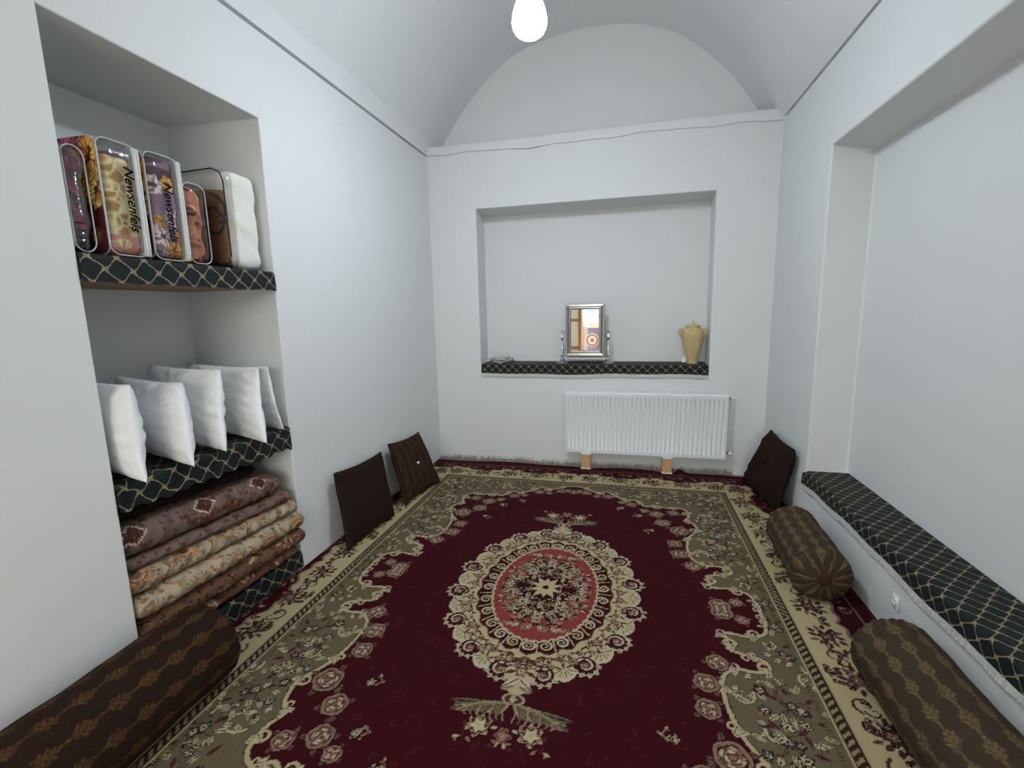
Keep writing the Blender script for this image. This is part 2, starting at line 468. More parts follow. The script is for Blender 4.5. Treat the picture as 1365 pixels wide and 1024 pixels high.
# vaulted ceiling: barrel vault with a small overhang above the walls
arc = catmull([(XL + 0.004, ZC + 0.019), (-1.998, 3.32), (-1.955, 3.405), (-1.70, 3.736), (-1.394, 4.02), (-1.10, 4.20), (-0.70, 4.295), (-0.346, 4.32), (-0.02, 4.295),
               (0.22, 4.228), (0.43, 4.135), (0.635, 3.983), (0.845, 3.79), (1.005, 3.59), (1.114, 3.432), (1.205, 3.31), (XR - 0.004, ZC + 0.019)], 6)
prof = [(XL, ZC - 0.004), (XL - 0.035, ZC), (XL - 0.035, ZC + 0.02), ] + [tuple(p) for p in arc] + [(XR + 0.035, ZC + 0.02), (XR + 0.035, ZC), (XR, ZC - 0.004)]
ys = np.linspace(YF, YL, 26)
Vc = [(x, y, z) for y in ys for x, z in prof]
ce = struct(obj('ceiling', Vc, grid_faces(len(prof), len(ys)), 'ceiling_paint'))
md = ce.modifiers.new('split', 'EDGE_SPLIT'); md.split_angle = math.radians(50)
struct(quads('wall_lunette', [rect_y(YL - 0.002, XL - 0.08, XR + 0.08, FZ - 0.30, 4.5)], 'ceiling_paint'))
# front wall behind the viewer with the doorway that lets the daylight in
DX0, DX1, DZ1 = -1.88, 1.15, 3.05
struct(quads('wall_front', [rect_y(YF, XL, DX0, 0, ZC), rect_y(YF, DX1, XR, 0, ZC), rect_y(YF, DX0, DX1, DZ1, ZC),
                            rect_y(YF + .002, XL - .08, XR + .08, ZC - .02, 4.6)], 'wall_paint'))
# closed door leaf beside the open half
dl = empty('door_1', (-1.53, YF, 0)); struct(dl)
def dbox(n, x0, x1, y0, y1, z0, z1, m):
    return box(n, x0 + 1.45, x1 + 1.45, y0, y1, z0, z1, m, dl, 0.004)
dbox('stile', -1.80, -1.71, -.03, .03, 0, DZ1, 'door_wood'); dbox('stile', -1.265, -1.18, -.03, .03, 0, DZ1, 'door_wood')
for z0, z1 in ((0, .18), (.50, .59), (1.30, 1.37), (2.14, 2.23), (2.95, DZ1)): dbox('rail', -1.71, -1.265, -.025, .025, z0, z1, 'door_wood')
for z0, z1 in ((.18, .50), (.59, 1.30), (1.37, 2.14), (2.23, 2.95)): dbox('pane', -1.71, -1.265, -.008, .008, z0, z1, 'door_panel')
dbox('hinge_post', DX1 - .06 + .08, DX1 + .08, -.04, .04, 0, DZ1, 'door_wood')
# portal so that the doorway is sampled well (no light of its own)
pd = bpy.data.lights.new('doorway_portal', 'AREA'); pd.shape = 'RECTANGLE'; pd.size = 2.4; pd.size_y = 3.05
pd.cycles.is_portal = True
po = bpy.data.objects.new('doorway_portal', pd); COL.objects.link(po)
po.location = (-0.05, YF - 0.05, 1.525); po.rotation_euler = Vector((0, 1, 0)).to_track_quat('-Z', 'Y').to_euler()

# ================================================================== the big patterned rug
UH, VH = 1.715, 2.15
RXC, RYC = -0.44, 2.475
RK = 1.25
def rk(c): return ph(c, RK)
BUR = rk((63, 15, 23)); CRM = rk((190, 174, 136)); TAU = rk((112, 100, 78)); PNK = rk((140, 62, 60)); ROS = rk((150, 116, 98)); DRK = rk((40, 16, 20))
PAL = rk((200, 186, 156)); BLU = rk((98, 108, 110)); BRN = rk((84, 50, 40)); MAU = rk((92, 52, 54)); GRN = rk((112, 104, 62))
cv = Canvas(UH, VH, 0.0025, BUR)
U, Vv = cv.Xg, cv.Yg
pr = random.Random(3)
# --- taupe surround with its scrolling inner edge
edge = [(1.15, -0.02), (1.152, 0.06), (1.13, 0.16), (1.05, 0.205), (0.955, 0.195), (0.925, 0.225), (0.975, 0.265), (0.93, 0.31), (0.985, 0.335), (1.07, 0.36), (1.085, 0.41),
        (1.03, 0.44), (0.94, 0.44), (0.88, 0.49), (0.862, 0.56), (0.862, 0.66), (0.885, 0.78), (0.925, 0.86), (0.965, 0.93), (0.945, 1.03), (0.90, 1.08), (0.93, 1.15), (0.925, 1.25), (0.86, 1.305),
        (0.79, 1.275), (0.72, 1.305), (0.61, 1.285), (0.58, 1.34), (0.53, 1.395), (0.46, 1.385), (0.40, 1.42), (0.36, 1.48), (0.28, 1.535), (0.21, 1.50), (0.15, 1.545), (0.09, 1.60), (-0.02, 1.625)]
ec = catmull(edge, 8)
poly = [tuple(p) for p in ec] + [(-0.02, -0.02)]
infield = in_poly(U, Vv, poly)
inner = (U < 1.24) & (Vv < 1.66)
cv.a[inner & ~infield] = TAU
# speckled weave in the taupe
sp = (RNG.random(U.shape) < 0.10) & inner & ~infield
cv.a[sp] = TAU * 0.72
cv.stroke([tuple(p) for p in ec], 0.026, DRK); cv.stroke([tuple(p) for p in ec], 0.018, CRM)
# acanthus leaves along the edge
for i in range(6, len(ec) - 4, 15):
    p, q = ec[i], ec[i + 2]; d = q - p; ang = math.atan2(d[1], d[0])
    cv.spiral(p[0] - .02 * math.sin(ang), p[1] + .02 * math.cos(ang), .030, 1.1, ang, .016, CRM, 1 if i % 2 else -1)
    for s in (-1, 1):
        cv.leaf(p[0], p[1], pr.uniform(.045, .07), .022, ang + s * pr.uniform(.35, .8), CRM, BRN)
        cv.leaf(q[0], q[1], pr.uniform(.03, .045), .016, ang + s * pr.uniform(1.0, 1.5), PAL, BRN)
def tendril(cx, cy, ang, ln, curl, col, lcol, fcol=None):
    pts = [(cx, cy)]; a = ang
    n = 12
    for k in range(n):
        a += curl / n * (1 + 1.6 * k / n)
        x, y = pts[-1]; pts.append((x + math.cos(a) * ln / n, y + math.sin(a) * ln / n))
        if k % 3 == 1:
            cv.leaf(x, y, ln * .22, ln * .085, a + pr.choice((-1, 1)) * .9, lcol, DRK)
    cv.stroke(pts, 0.019, DRK, True); cv.stroke(pts, 0.013, col, True)
    return pts[-1]
def spray(cx, cy, n, spread, cols):
    hub = (cx, cy)
    n = int(n * .8)
    for k in range(n):
        a = k * 2.39996 + cx * 5; r = spread * math.sqrt((k + .5) / n) * 1.05
        x, y = cx + r * math.cos(a), cy + 1.15 * r * math.sin(a)
        if k % 2 == 0 and r > .03:
            mx, my_ = (cx + x) / 2 + .2 * (y - cy), (cy + y) / 2 - .2 * (x - cx)
            cv.stroke([hub, (mx, my_), (x, y)], .005, BRN)
    for k in range(n):
        a = k * 2.39996 + cx * 5; r = spread * math.sqrt((k + .5) / n) * 1.05
        x, y = cx + r * math.cos(a), cy + 1.15 * r * math.sin(a)
        if k % 3 == 0: cv.flower(x, y, pr.uniform(.022, .032), 5, DRK, cols[k % len(cols)], PAL, DRK, pr.uniform(0, 3))
        else: cv.leaf(x, y, pr.uniform(.038, .062), .021, a + pr.uniform(-.7, .7), (PAL, CRM, MAU)[k % 3], DRK)
for cx, cy, n, s in ((1.10, .62, 26, .12), (1.04, .80, 18, .09), (1.16, .30, 8, .05), (1.10, 1.02, 24, .11), (1.12, 1.45, 34, .14), (.96, 1.52, 22, .10), (.74, 1.50, 24, .10), (.52, 1.54, 16, .08), (.35, 1.60, 10, .05), (1.18, .10, 8, .04), (1.16, 1.22, 16, .07)):
    spray(cx, cy, n, s, (BLU, PAL, CRM, MAU))
for cx, cy, a, l, c in ((1.20, .48, -2.2, .25, 3.5), (1.2, .86, 2.2, .22, -3.6), (.98, .56, 1.2, .2, 3), (1.20, 1.15, -2, .22, 3.2), (1.0, 1.18, 1.0, .24, -3), (1.2, 1.6, 3.4, .3, 3), (.9, 1.6, 3.3, .24, -3), (.66, 1.6, 3.2, .22, 3), (1.14, .22, .6, .12, 3), (.98, .74, 1.9, .16, -3)):
    tendril(cx, cy, a, l, c, CRM, PAL)
for k in range(150):                     # tiny filler sprigs in the taupe ground
    u, v = pr.uniform(.3, 1.2), pr.uniform(0, 1.63)
    w = cv.win(u, v, .022)
    if w is None or infield[w].any() or not inner[w].all() or (np.abs(cv.a[w] - TAU).max(axis=-1) > .12).mean() > .12: continue
    a = pr.uniform(0, 6.28)
    for q in range(3): cv.leaf(u, v, .030, .011, a + (q - 1) * .8, (PAL, CRM * .8, ROS)[k % 3], BRN)
    cv.stroke([(u, v), (u - .022 * math.cos(a), v - .022 * math.sin(a))], .005, BRN)
# --- roses strung along the edge of the field
def rose(u, v, r, c=None, sq=1.0):
    for k in range(4):
        a = k * 1.57 + u * 7
        cv.leaf(u + .85 * r * math.cos(a), v + .85 * r * math.sin(a), r * .62, r * .36, a + .5, ROS * .55, DRK)
    P_ = ROS if c is None else c
    w = cv.win(u, v, r * 1.1)
    if w is None: return
    dx, dy = cv.Xg[w] - u, cv.Yg[w] - v; d = np.hypot(dx, dy) / r; th = np.arctan2(dy, dx) + u * 9
    cv.put(w, d < .93 + .09 * np.abs(np.cos(2.5 * th)), DRK)
    cv.put(w, d < .84 + .09 * np.abs(np.cos(2.5 * th)), P_)
    sh_ = .5 + .5 * np.cos(5 * th + 4 * d)
    cv.put(w, (d < .80) & (sh_ < .25), P_ * .6)
    for k, (r0, r1) in enumerate(((.66, .58), (.45, .38), (.24, .16))):
        wob = .05 * np.cos((4 - k) * th + k * 2)
        cv.put(w, (d < r0 + wob) & (d > r1 + wob), MAU if k % 2 else DRK)
    cv.put(w, (d < .38) & (d > .24) & (np.cos(3 * th + 1) > 0), PAL)
    cv.put(w, (d < .58) & (d > .45) & (np.cos(4 * th) > .2), PAL * .9)
for u, v, r in ((.955, .03, .062), (1.045, .075, .038), (.865, .415, .055), (.797, .55, .058), (.785, .69, .055), (.835, .89, .074), (.725, 1.00, .062), (.69, 1.145, .060), (.82, 1.19, .05), (.60, 1.20, .04), (.50, 1.30, .048), (.42, 1.335, .035), (.30, 1.43, .045), (.21, 1.42, .034)):
    rose(u, v, r)
for k in range(-1, 2): rose(.055 * k + .06, 1.50 - .02 * abs(k), .045)
for u, v in ((.58, 1.10), (.655, .86), (.44, 1.22)):
    tendril(u, v, 2.2, .12, 2.5, ROS, CRM); cv.flower(u - .02, v, .026, 5, DRK, CRM, PAL, MAU)
# fine light scratches and lint worn into the plain field
clear = infield & ((U / .60) ** 2 + (Vv / .80) ** 2 > 1)
for k in range(170):
    u, v = pr.uniform(0, .9), pr.uniform(0, 1.4)
    w = cv.win(u, v, .004)
    if w is None or not clear[w].all(): continue
    a = pr.uniform(0, 6.28); pts = [(u, v)]
    for q in range(pr.randint(2, 6)):
        a += pr.uniform(-.7, .7); pts.append((pts[-1][0] + .008 * math.cos(a), pts[-1][1] + .008 * math.sin(a)))
    cv.stroke(pts, 0.003, pr.choice((BUR * 1.9 + .008, BUR * 2.4 + .01, BRN * .7)))
# --- pendants above and below the medallion
for s in (1,):
    for k in range(8):
        a = 1.15 - .15 * k
        cv.leaf(.010 + .012 * k, .815 + .006 * k, .10 + .012 * k, .032, a, (CRM * .72, ROS * .8, PAL * .62, TAU)[k % 4], DRK)
    for k in range(7):
        x0 = .02 + .026 * k
        cv.leaf(x0, .842 + .010 * k, .075, .026, .75 - .10 * k, TAU * (1.1 if k % 2 else .85), BRN)
        cv.stroke([(x0, .845 + .008 * k), (x0 + .008, .885 + .006 * k), (x0 - .002, .925)], .006, ROS * .7 if k % 2 else CRM * .6)
    cv.stroke([tuple(p) for p in catmull([(0, .838), (.08, .848), (.16, .875), (.215, .915)], 6)], .008, CRM * .6)
    cv.ell(0, .815, .05, .030, CRM * .8); cv.ell(0, .815, .038, .022, BRN); cv.flower(0, .815, .018, 5, CRM, ROS, PAL, DRK)
    cv.flower(.105, .965, .052, 6, CRM, BRN, PAL, CRM, .4); cv.flower(0, .99, .036, 5, ROS, MAU, ROS, CRM)
    for k in range(16): cv.leaf(pr.uniform(0, .2), pr.uniform(.90, 1.06), .03, .012, pr.uniform(0, 6.28), pr.choice((ROS, CRM, BRN)))
# --- medallion
def emask(a, b): return (U / a) ** 2 + (Vv / b) ** 2
TH = np.arctan2(Vv / .66, U / .50)
scal = 1 + .045 * np.cos(16 * TH)
cv.a[emask(.515, .70) < scal ** 2] = PAL
cv.a[emask(.495, .68) < scal ** 2] = CRM
for k in range(5):                      # scrolling burgundy curls round the rim
    th = (k + .5) * math.pi / 8 if k < 4 else math.pi / 2
    if k == 4: continue
    u, v = .50 * math.cos(th), .675 * math.sin(th)
    cv.ell(u, v, .062, .062, PAL); cv.ell(u, v, .054, .054, DRK); cv.ell(u + .01 * math.cos(th), v + .01 * math.sin(th), .046, .046, BUR)
    cv.spiral(u, v, .046, 1.3, th + 2.2, .012, PAL); cv.flower(u, v, .022, 5, ROS, BUR, ROS, PAL)
    for q in range(5):
        a = th - 1.2 + q * .6
        cv.leaf(u + .045 * math.cos(a), v + .045 * math.sin(a), .04, .02, a + .5, PAL, BRN)
    th2 = k * math.pi / 8
    u2, v2 = .515 * math.cos(th2), .70 * math.sin(th2)
    for q in range(5):
        cv.leaf(u2 * .93, v2 * .93, .06, .022, th2 + (q - 2) * .55, PAL if q % 2 else CRM, BRN)
    u3, v3 = .425 * math.cos(th + .2), .585 * math.sin(th + .2)
    cv.flower(u3, v3, .027, 4, BRN, CRM, PAL, BRN, th)
    for q in range(4):
        a = th + q * 1.6; cv.leaf(u3 + .03 * math.cos(a), v3 + .03 * math.sin(a), .035, .01, a + .6, BRN)
cv.flower(0, .60, .034, 5, BRN, TAU, CRM, BRN); cv.leaf(.03, .60, .05, .02, .3, BRN); cv.leaf(.05, .57, .05, .018, -.4, BRN)
tip = in_poly(U, Vv, [(-.01, .62), (.075, .65), (.07, .70), (.045, .72), (.03, .745), (.042, .775), (-.01, .800)])
cv.a[tip] = CRM
cv.leaf(.0, .70, .10, .035, .75, PAL, BRN); cv.leaf(.01, .745, .07, .028, .45, CRM * .8, BRN)
for k in range(14):
    th = .06 + k * .112; u3, v3 = (.425 + .03 * (k % 2)) * math.cos(th), (.60 + .03 * (k % 2)) * math.sin(th)
    cv.flower(u3, v3, .020 if k % 3 else .028, 5, BRN, CRM * .8 if k % 2 else ROS, PAL, BRN, k)
    for q in range(3):
        a = th + q * 2.1 + k; cv.leaf(u3 + .02 * math.cos(a), v3 + .02 * math.sin(a), .036, .012, a + .6, BRN if q % 2 else MAU)
    a = th + 1.57; cv.stroke([tuple(p) for p in catmull([(u3, v3), (u3 + .03 * math.cos(a + .5), v3 + .03 * math.sin(a + .5)), (u3 + .055 * math.cos(a - .2), v3 + .055 * math.sin(a - .2))], 4)], .005, BRN)
cv.flower(0, .66, .034, 6, BRN, ROS, PAL, DRK); cv.leaf(.03, .66, .05, .02, .5, BRN)
# ring of scroll blocks between cream and rose ground
ring = (emask(.385, .545) < 1) & (emask(.292, .452) > 1)
cv.a[emask(.385, .545) < (1 + .02 * np.cos(24 * TH)) ** 2] = BRN
cv.a[emask(.375, .535) < (1 + .02 * np.cos(24 * TH)) ** 2] = BUR * .8
nring = 26
for k in range(nring):
    th = (k + .5) * 2 * math.pi / nring
    u, v = .334 * math.cos(th), .494 * math.sin(th)
    if u < -.06 or v < -.06: continue
    nx, ny = math.cos(th), math.sin(th)
    tx, ty = -math.sin(th) * .334, math.cos(th) * .494; tl = math.hypot(tx, ty); tx /= tl; ty /= tl
    dv = math.pi / nring
    u2, v2 = .334 * math.cos(th + dv), .494 * math.sin(th + dv)
    cv.stroke([(u2 * .89, v2 * .91), (u2 * 1.12, v2 * 1.09)], .007, CRM)
    cv.spiral(u, v, .036, 1.7, th + 2.6, .013, CRM if k % 2 else PAL)
cv.a[emask(.305, .465) < (1 + .012 * np.cos(52 * TH)) ** 2] = CRM
cv.a[emask(.293, .452) < (1 + .012 * np.cos(52 * TH)) ** 2] = PNK
# bouquet in the middle
cv.a[emask(.185, .29) < (1 + .16 * np.cos(6 * TH) + .08 * np.sin(11 * TH)) ** 2] = BUR * .72
for u, v, r in ((.105, .155, .056), (.17, .07, .036), (.0, .265, .046), (.06, .23, .034), (.20, .13, .030), (.15, .225, .034), (.215, .0, .036), (.09, .29, .026), (.235, .06, .022), (.0, .155, .03), (.10, .04, .022), (.06, .11, .020), (.17, .18, .022), (.04, .19, .018)):
    cv.flower(u, v, r, 6, DRK, CRM, PAL * .85, MAU, u * 20)
    for q in range(5):
        a = q * 1.3 + u * 30; cv.leaf(u + r * .8 * math.cos(a), v + r * .8 * math.sin(a), r * .9, r * .45, a, PAL if q % 2 else ROS, DRK)
for k in range(44):
    a = pr.uniform(0, 1.57); f = pr.uniform(.66, .92)
    cv.leaf(.275 * f * math.cos(a), .43 * f * math.sin(a), .036, .013, pr.uniform(0, 6.28), pr.choice((DRK, DRK, CRM, ROS, BRN)))
for k in range(5):
    cv.leaf(.02 + .03 * k, .33 + .004 * k, .06, .022, 1.3 - .3 * k, (CRM, ROS, PAL)[k % 3], DRK)
for k in range(10):
    a = k * math.pi / 5 + .31
    cv.leaf(.012 * math.cos(a), .016 * math.sin(a), .095 if k % 2 else .08, .034, math.atan2(1.15 * math.sin(a), math.cos(a)), CRM)
cv.ell(0, 0, .02, .018, DRK)
# --- guard stripe, cream border and dark outer edge
def along(mask_fn):
    """border coordinates: distance d inward-to-outward from the guard, position t along the side"""
    return None
Dm = np.maximum(U - 1.24, Vv - 1.66)                     # 0 at the guard, 0.475+ at the rug's edge
side = (U - 1.24) > (Vv - 1.66)
T = np.where(side, Vv, U)
outm = Dm >= 0
wave = .262 + .035 * np.sin(T * 2 * np.pi / .56) + .012 * np.sin(T * 2 * np.pi / .14)
cv.a[outm & (Dm < wave)] = CRM * np.array([1.0, .99, .95])
cv.a[outm & (np.abs(Dm - wave) < .008)] = ROS * .8
cv.a[outm & (np.abs(Dm - wave - .012) < .004)] = DRK
cv.a[outm & (np.abs(Dm - .395) < .0035)] = ROS * .7
cv.a[outm & (np.abs(Dm - .462) < .004)] = BRN
gm = outm & (Dm < .066)
cv.a[gm] = BRN * .55
ph_ = ((T + Dm * .9) / .036) % 1.0
cv.a[gm & (Dm > .016) & (Dm < .05) & (ph_ < .45)] = CRM * .62
cv.a[outm & ((np.abs(Dm - .004) < .006) | (np.abs(Dm - .062) < .005))] = CRM * .85
dots = inner & (Dm > -.035) & (Dm < -.018)
cv.a[dots & (((T / .016) % 1) < .5)] = GRN * .6
def bord(t, d, sd):
    return (1.24 + d, t) if sd else (t, 1.66 + d)
for sd, tmax in ((True, 1.66), (False, 1.24)):
    t = .12; k = 0
    while t < tmax + .2:
        u, v = bord(t, .175 + .02 * math.sin(k), sd)
        r = .046
        for q in range(12):
            a = q * .52; rr = .062 + .02 * (q % 2)
            cv.leaf(u + rr * .6 * math.cos(a), v + rr * .6 * math.sin(a), .046, .024, a + .3, (MAU, BRN, ROS * .8)[q % 3], DRK)
        cv.flower(u, v, r, 6, DRK, MAU if k % 2 == 0 else ROS * .9, ROS, CRM, k)
        for q in range(9):
            u2, v2 = bord(t + pr.uniform(-.13, .13), pr.uniform(.09, .27), sd)
            cv.leaf(u2, v2, pr.uniform(.03, .05), .016, pr.uniform(0, 6.28), pr.choice((BRN, MAU, GRN * .7, DRK)))
            cv.flower(u2, v2, pr.uniform(.014, .022), 5, DRK, pr.choice((MAU, ROS, BLU)), CRM, DRK)
        u2, v2 = bord(t + .14, .16, sd)
        cv.spiral(u2, v2, .05, 1.0, k * 2.1, .012, BRN, 1 if k % 2 else -1)
        cv.spiral(u2 + .02, v2 + .03, .032, .9, k * 1.1 + 2, .009, DRK, -1)
        u2, v2 = bord(t + .22, .12, sd); cv.leaf(u2, v2, .04, .014, k * 1.9, DRK); cv.flower(u2, v2 + .04, .016, 4, BRN, ROS, CRM, DRK)
        # curls in the dark outer band
        for q in range(3):
            u2, v2 = bord(t + .09 * q, .345, sd); cv.spiral(u2, v2, .030, 1.1, k + q * 2.0, .010, ROS * .8, 1 if q % 2 else -1)
            u2, v2 = bord(t + .09 * q + .04, .43, sd); cv.spiral(u2, v2, .022, 1.0, k * 2 + q, .006, MAU * .8, -1 if q % 2 else 1)
            u2, v2 = bord(t + .09 * q + .02, .318, sd); cv.leaf(u2, v2, .05, .018, k + q * 2.4, PAL * .8 if q % 2 else ROS, DRK)
        t += .28; k += 1
# rug mesh: fine grid carrying the weave colours, edges cut by the walls
rx0, rx1, ry0, ry1 = XL + 0.006, XR - 0.004, RYC - VH, RYC + VH
xs = np.linspace(rx0, rx1, 700)
ysr = np.concatenate([np.arange(ry0, 1.1, .010), np.arange(1.1, 2.2, .0045), np.arange(2.2, 3.2, .0055), np.arange(3.2, ry1, .007), [ry1]])
GX, GY = np.meshgrid(xs, ysr)
cols = cv.sample(np.abs(GX - RXC), np.abs(GY - RYC)).reshape(-1, 3)
GZ = 0.012 + 0.0015 * np.sin(GX * 9 + 2 * np.sin(GY * 3)) * np.sin(GY * 7.3 + GX)
GZ += 0.030 * np.exp(-((GY - 4.60) / .055) ** 2) * (0.30 + .5 * np.clip(np.sin(GX * 5.1 + 1.2), 0, 1)) * np.clip((0.9 - np.abs(GX + .5)) / .5 + 1.0, 0.3, 1)
GZ += 0.045 * np.exp(-((GX - .52) / .05) ** 2 - ((GY - 4.60) / .06) ** 2)
for xb in (-.386, .402):
    k_ = np.exp(-((GX - xb) / .085) ** 4) * (GY > 4.3); GZ = GZ * (1 - k_) + .012 * k_
V = np.stack([GX, GY, GZ], -1).reshape(-1, 3)
nu, nv = len(xs), len(ysr)
Fr = grid_faces(nu, nv)
ring_i = np.concatenate([np.arange(nu), np.arange(1, nv) * nu + nu - 1, (nv - 1) * nu + np.arange(nu - 2, -1, -1), np.arange(nv - 2, 0, -1) * nu])
base = len(V); Vs = V[ring_i].copy(); Vs[:, 2] = 0.0005
V2 = np.concatenate([V, Vs]); m = len(ring_i); k = np.arange(m); k2 = (k + 1) % m
Fs = np.stack([ring_i[k2], ring_i[k], base + k, base + k2], -1)
rug = empty('persian_rug', (RXC, RYC, 0))
tag(rug, 'large burgundy floral rug with oval medallion covering the floor', 'rug')
V2 = V2 - np.array([RXC, RYC, 0])
obj('pile', V2, np.concatenate([Fr, Fs]), 'rug_pile', rug, True, np.concatenate([cols, np.tile(BRN, (m, 1))]))
# fringe of the rug against the back wall (too many threads to count)
fv, ff = [], []
for i in range(1500):
    x = rx0 + 0.02 + (rx1 - rx0 - .55) * random.random() if i < 1300 else random.uniform(rx1 - .55, rx1 - .28)
    zz = 0.014 + 0.030 * (0.30 + .5 * max(0, math.sin(x * 5.1 + 1.2)))
    w = random.uniform(.0015, .003); y = ry1 - .008; sl = random.uniform(-.03, .03); ln = random.uniform(.045, .072)
    b = len(fv); n = 4
    for k in range(n):
        t = k / (n - 1); xx = x + sl * t; yy = min(y + ln * t * .95, YB - .006 - random.uniform(0, .004)); z = zz * (1 - .35 * t) + .022 * t * t * random.random() + (0.03 * t if random.random() < .2 else 0)
        fv += [(xx - w - RXC, yy - RYC, z), (xx + w - RXC, yy - RYC, z + .001)]
    ff += [(b + 2 * k, b + 2 * k + 1, b + 2 * k + 3, b + 2 * k + 2) for k in range(n - 1)]
fo = obj('fringe', fv, ff, 'rug_fringe', rug); fo['kind'] = 'stuff'; fo['label'] = 'short beige fringe along the end of the rug'

# ================================================================== cloth covers with lattice pattern
def sweep_cloth(name, prof_fn, t0, t1, nt_, axis, mat, parent, uv_scale=1.0, u_off=0.0, v_flip=False):
    """prof_fn(t) -> list of (a, z); axis 'x': point=(t, a, z), axis 'y': point=(a, t, z)"""
    V, UV = [], []; nu = None
    for t in np.linspace(t0, t1, nt_):
        pr_ = prof_fn(t); nu = len(pr_); s = 0; last = None
        arc_ = [0.0]
        for i in range(1, nu): arc_.append(arc_[-1] + math.hypot(pr_[i][0] - pr_[i - 1][0], pr_[i][1] - pr_[i - 1][1]))
        for (a, z), q in zip(pr_, arc_):
            V.append((t, a, z) if axis == 'x' else (a, t, z))
            UV.append((t * uv_scale + u_off, (arc_[-1] - q) * uv_scale))
    return obj(name, V, grid_faces(nu, nt_), mat, parent, True, None, UV)
def dens(p, n):
    out = []
    for (a, b) in zip(p[:-1], p[1:]):
        k = 8
        out += [(a[0] + (b[0] - a[0]) * i / k, a[1] + (b[1] - a[1]) * i / k) for i in range(k)]
    return out + [p[-1]]
def lace(name, fn, t0, t1, axis, parent, h=.03, side=-1):
    """gathered lace strip hanging from fn(t)=(a,z)"""
    V = []; n = int((t1 - t0) / .004); k = 5
    for i in range(n):
        t = t0 + (t1 - t0) * i / (n - 1); a, z = fn(t)
        for j in range(k):
            q = j / (k - 1); w = q * (.005 * math.sin(t * 330 + 2 * math.sin(t * 41)) + .003 * math.sin(t * 117))
            zz = z - h * q * (1 + .10 * math.sin(t * 29) + (.06 * math.sin(t * 700) if j == k - 1 else 0))
            V.append((t, a + side * (.004 + abs(w)), zz) if axis == 'x' else (a + side * (.004 + abs(w)), t, zz))
    o = obj(name, V, grid_faces(k, n), 'grey_lace', parent); o['label'] = 'narrow gathered silver grey lace edging'
    return o
# back niche cover
zt = 1.073
def bk_bot(x): return .966 + .012 * (x - BX0) / 2.3 + .005 * math.sin(x * 4 + 1) - .004 * math.sin(x * 9)
c1 = empty('niche_cover', (0, 0, 0))
def bk(x):
    return dens([(BYB - .012, zt), (YB + .02, zt), (YB + .002, zt - .003), (YB - .006, zt - .012), (YB - .008, bk_bot(x))], .03)
sweep_cloth('cloth', bk, BX0 + .004, BX1 - .002, 160, 'x', 'lattice_cloth', c1, 1.0, .02)
lace('lace_edging', lambda x: (YB - .008, bk_bot(x) + .004), BX0 + .004, BX1 - .002, 'x', c1, .030)
tag(c1, 'black lattice patterned cloth on the sill of the niche above the radiator', 'cloth')
# bench cover in the right recess
c2 = empty('bench_cover', (0, 0, 0)); bt = .434
def rb_bot(y): return .352 + .006 * math.sin(y * 5.0) + .004 * math.sin(y * 13 + 1) - (.02 * max(0, y - 3.4) / .28)
def rb(y):
    f = 1.0
    return dens([(RXB - .012, bt), (XR + .02, bt), (XR + .002, bt - .003), (XR - .007, bt - .014), (XR - .012, rb_bot(y))], .03)
sweep_cloth('cloth', rb, RY0 + .01, RY1 - .006, 240, 'y', 'lattice_cloth', c2)
def rb_end(y): return dens([(XR - .006, bt - .012 - .35 * max(0, (y - RY1))), (XR - .012, rb_bot(y))], .02)
sweep_cloth('overhang', rb_end, RY1 - .006, RY1 + .05, 8, 'y', 'lattice_cloth', c2)
lace('lace_edging', lambda y: (XR - .012, rb_bot(y) + .004), RY0 + .01, RY1 + .05, 'y', c2, .032)
tag(c2, 'dark green lattice patterned cloth over the low bench in the wall recess', 'cloth')
# shelves of the left niche
def shelf(zb, zt_, drop0, drop1, lab, clab, wav):
    s = tag(box('niche_shelf', NXB + .004, XL - .030, NY0 + .002, NY1 - .004, zb, zt_ - .006, 'shelf_board', None, .004), lab, 'shelf')
    c = empty('shelf_cover', (0, 0, 0))
    def bot(y): return drop0 + (drop1 - drop0) * (y - NY0) / (NY1 - NY0) + wav * math.sin(y * 71) + .5 * wav * math.sin(y * 23)
    def pf(y): return dens([(NXB + .012, zt_), (XL - .02, zt_), (XL - .004, zt_ - .003), (XL + .005, zt_ - .014), (XL + .010, bot(y))], .03)
    sweep_cloth('cloth', pf, NY0 + .001, NY1 - .003, 130, 'y', 'lattice_cloth', c, .80, .03)
    tag(c, clab, 'cloth')
    return s
shelf(1.785, 1.884, 1.772, 1.775, 'upper board in the wall niche that carries the bedding bags', 'black lattice cloth on the upper niche shelf under the bedding bags', .002)
shelf(.845, .951, .835, .815, 'middle board in the wall niche that carries the white pillows', 'black lattice cloth on the middle niche shelf under the white pillows', .007)
shelf(.004, .128, .022, .026, 'low platform at the foot of the wall niche under the quilts', 'black lattice cloth on the low platform under the folded quilts', .004)

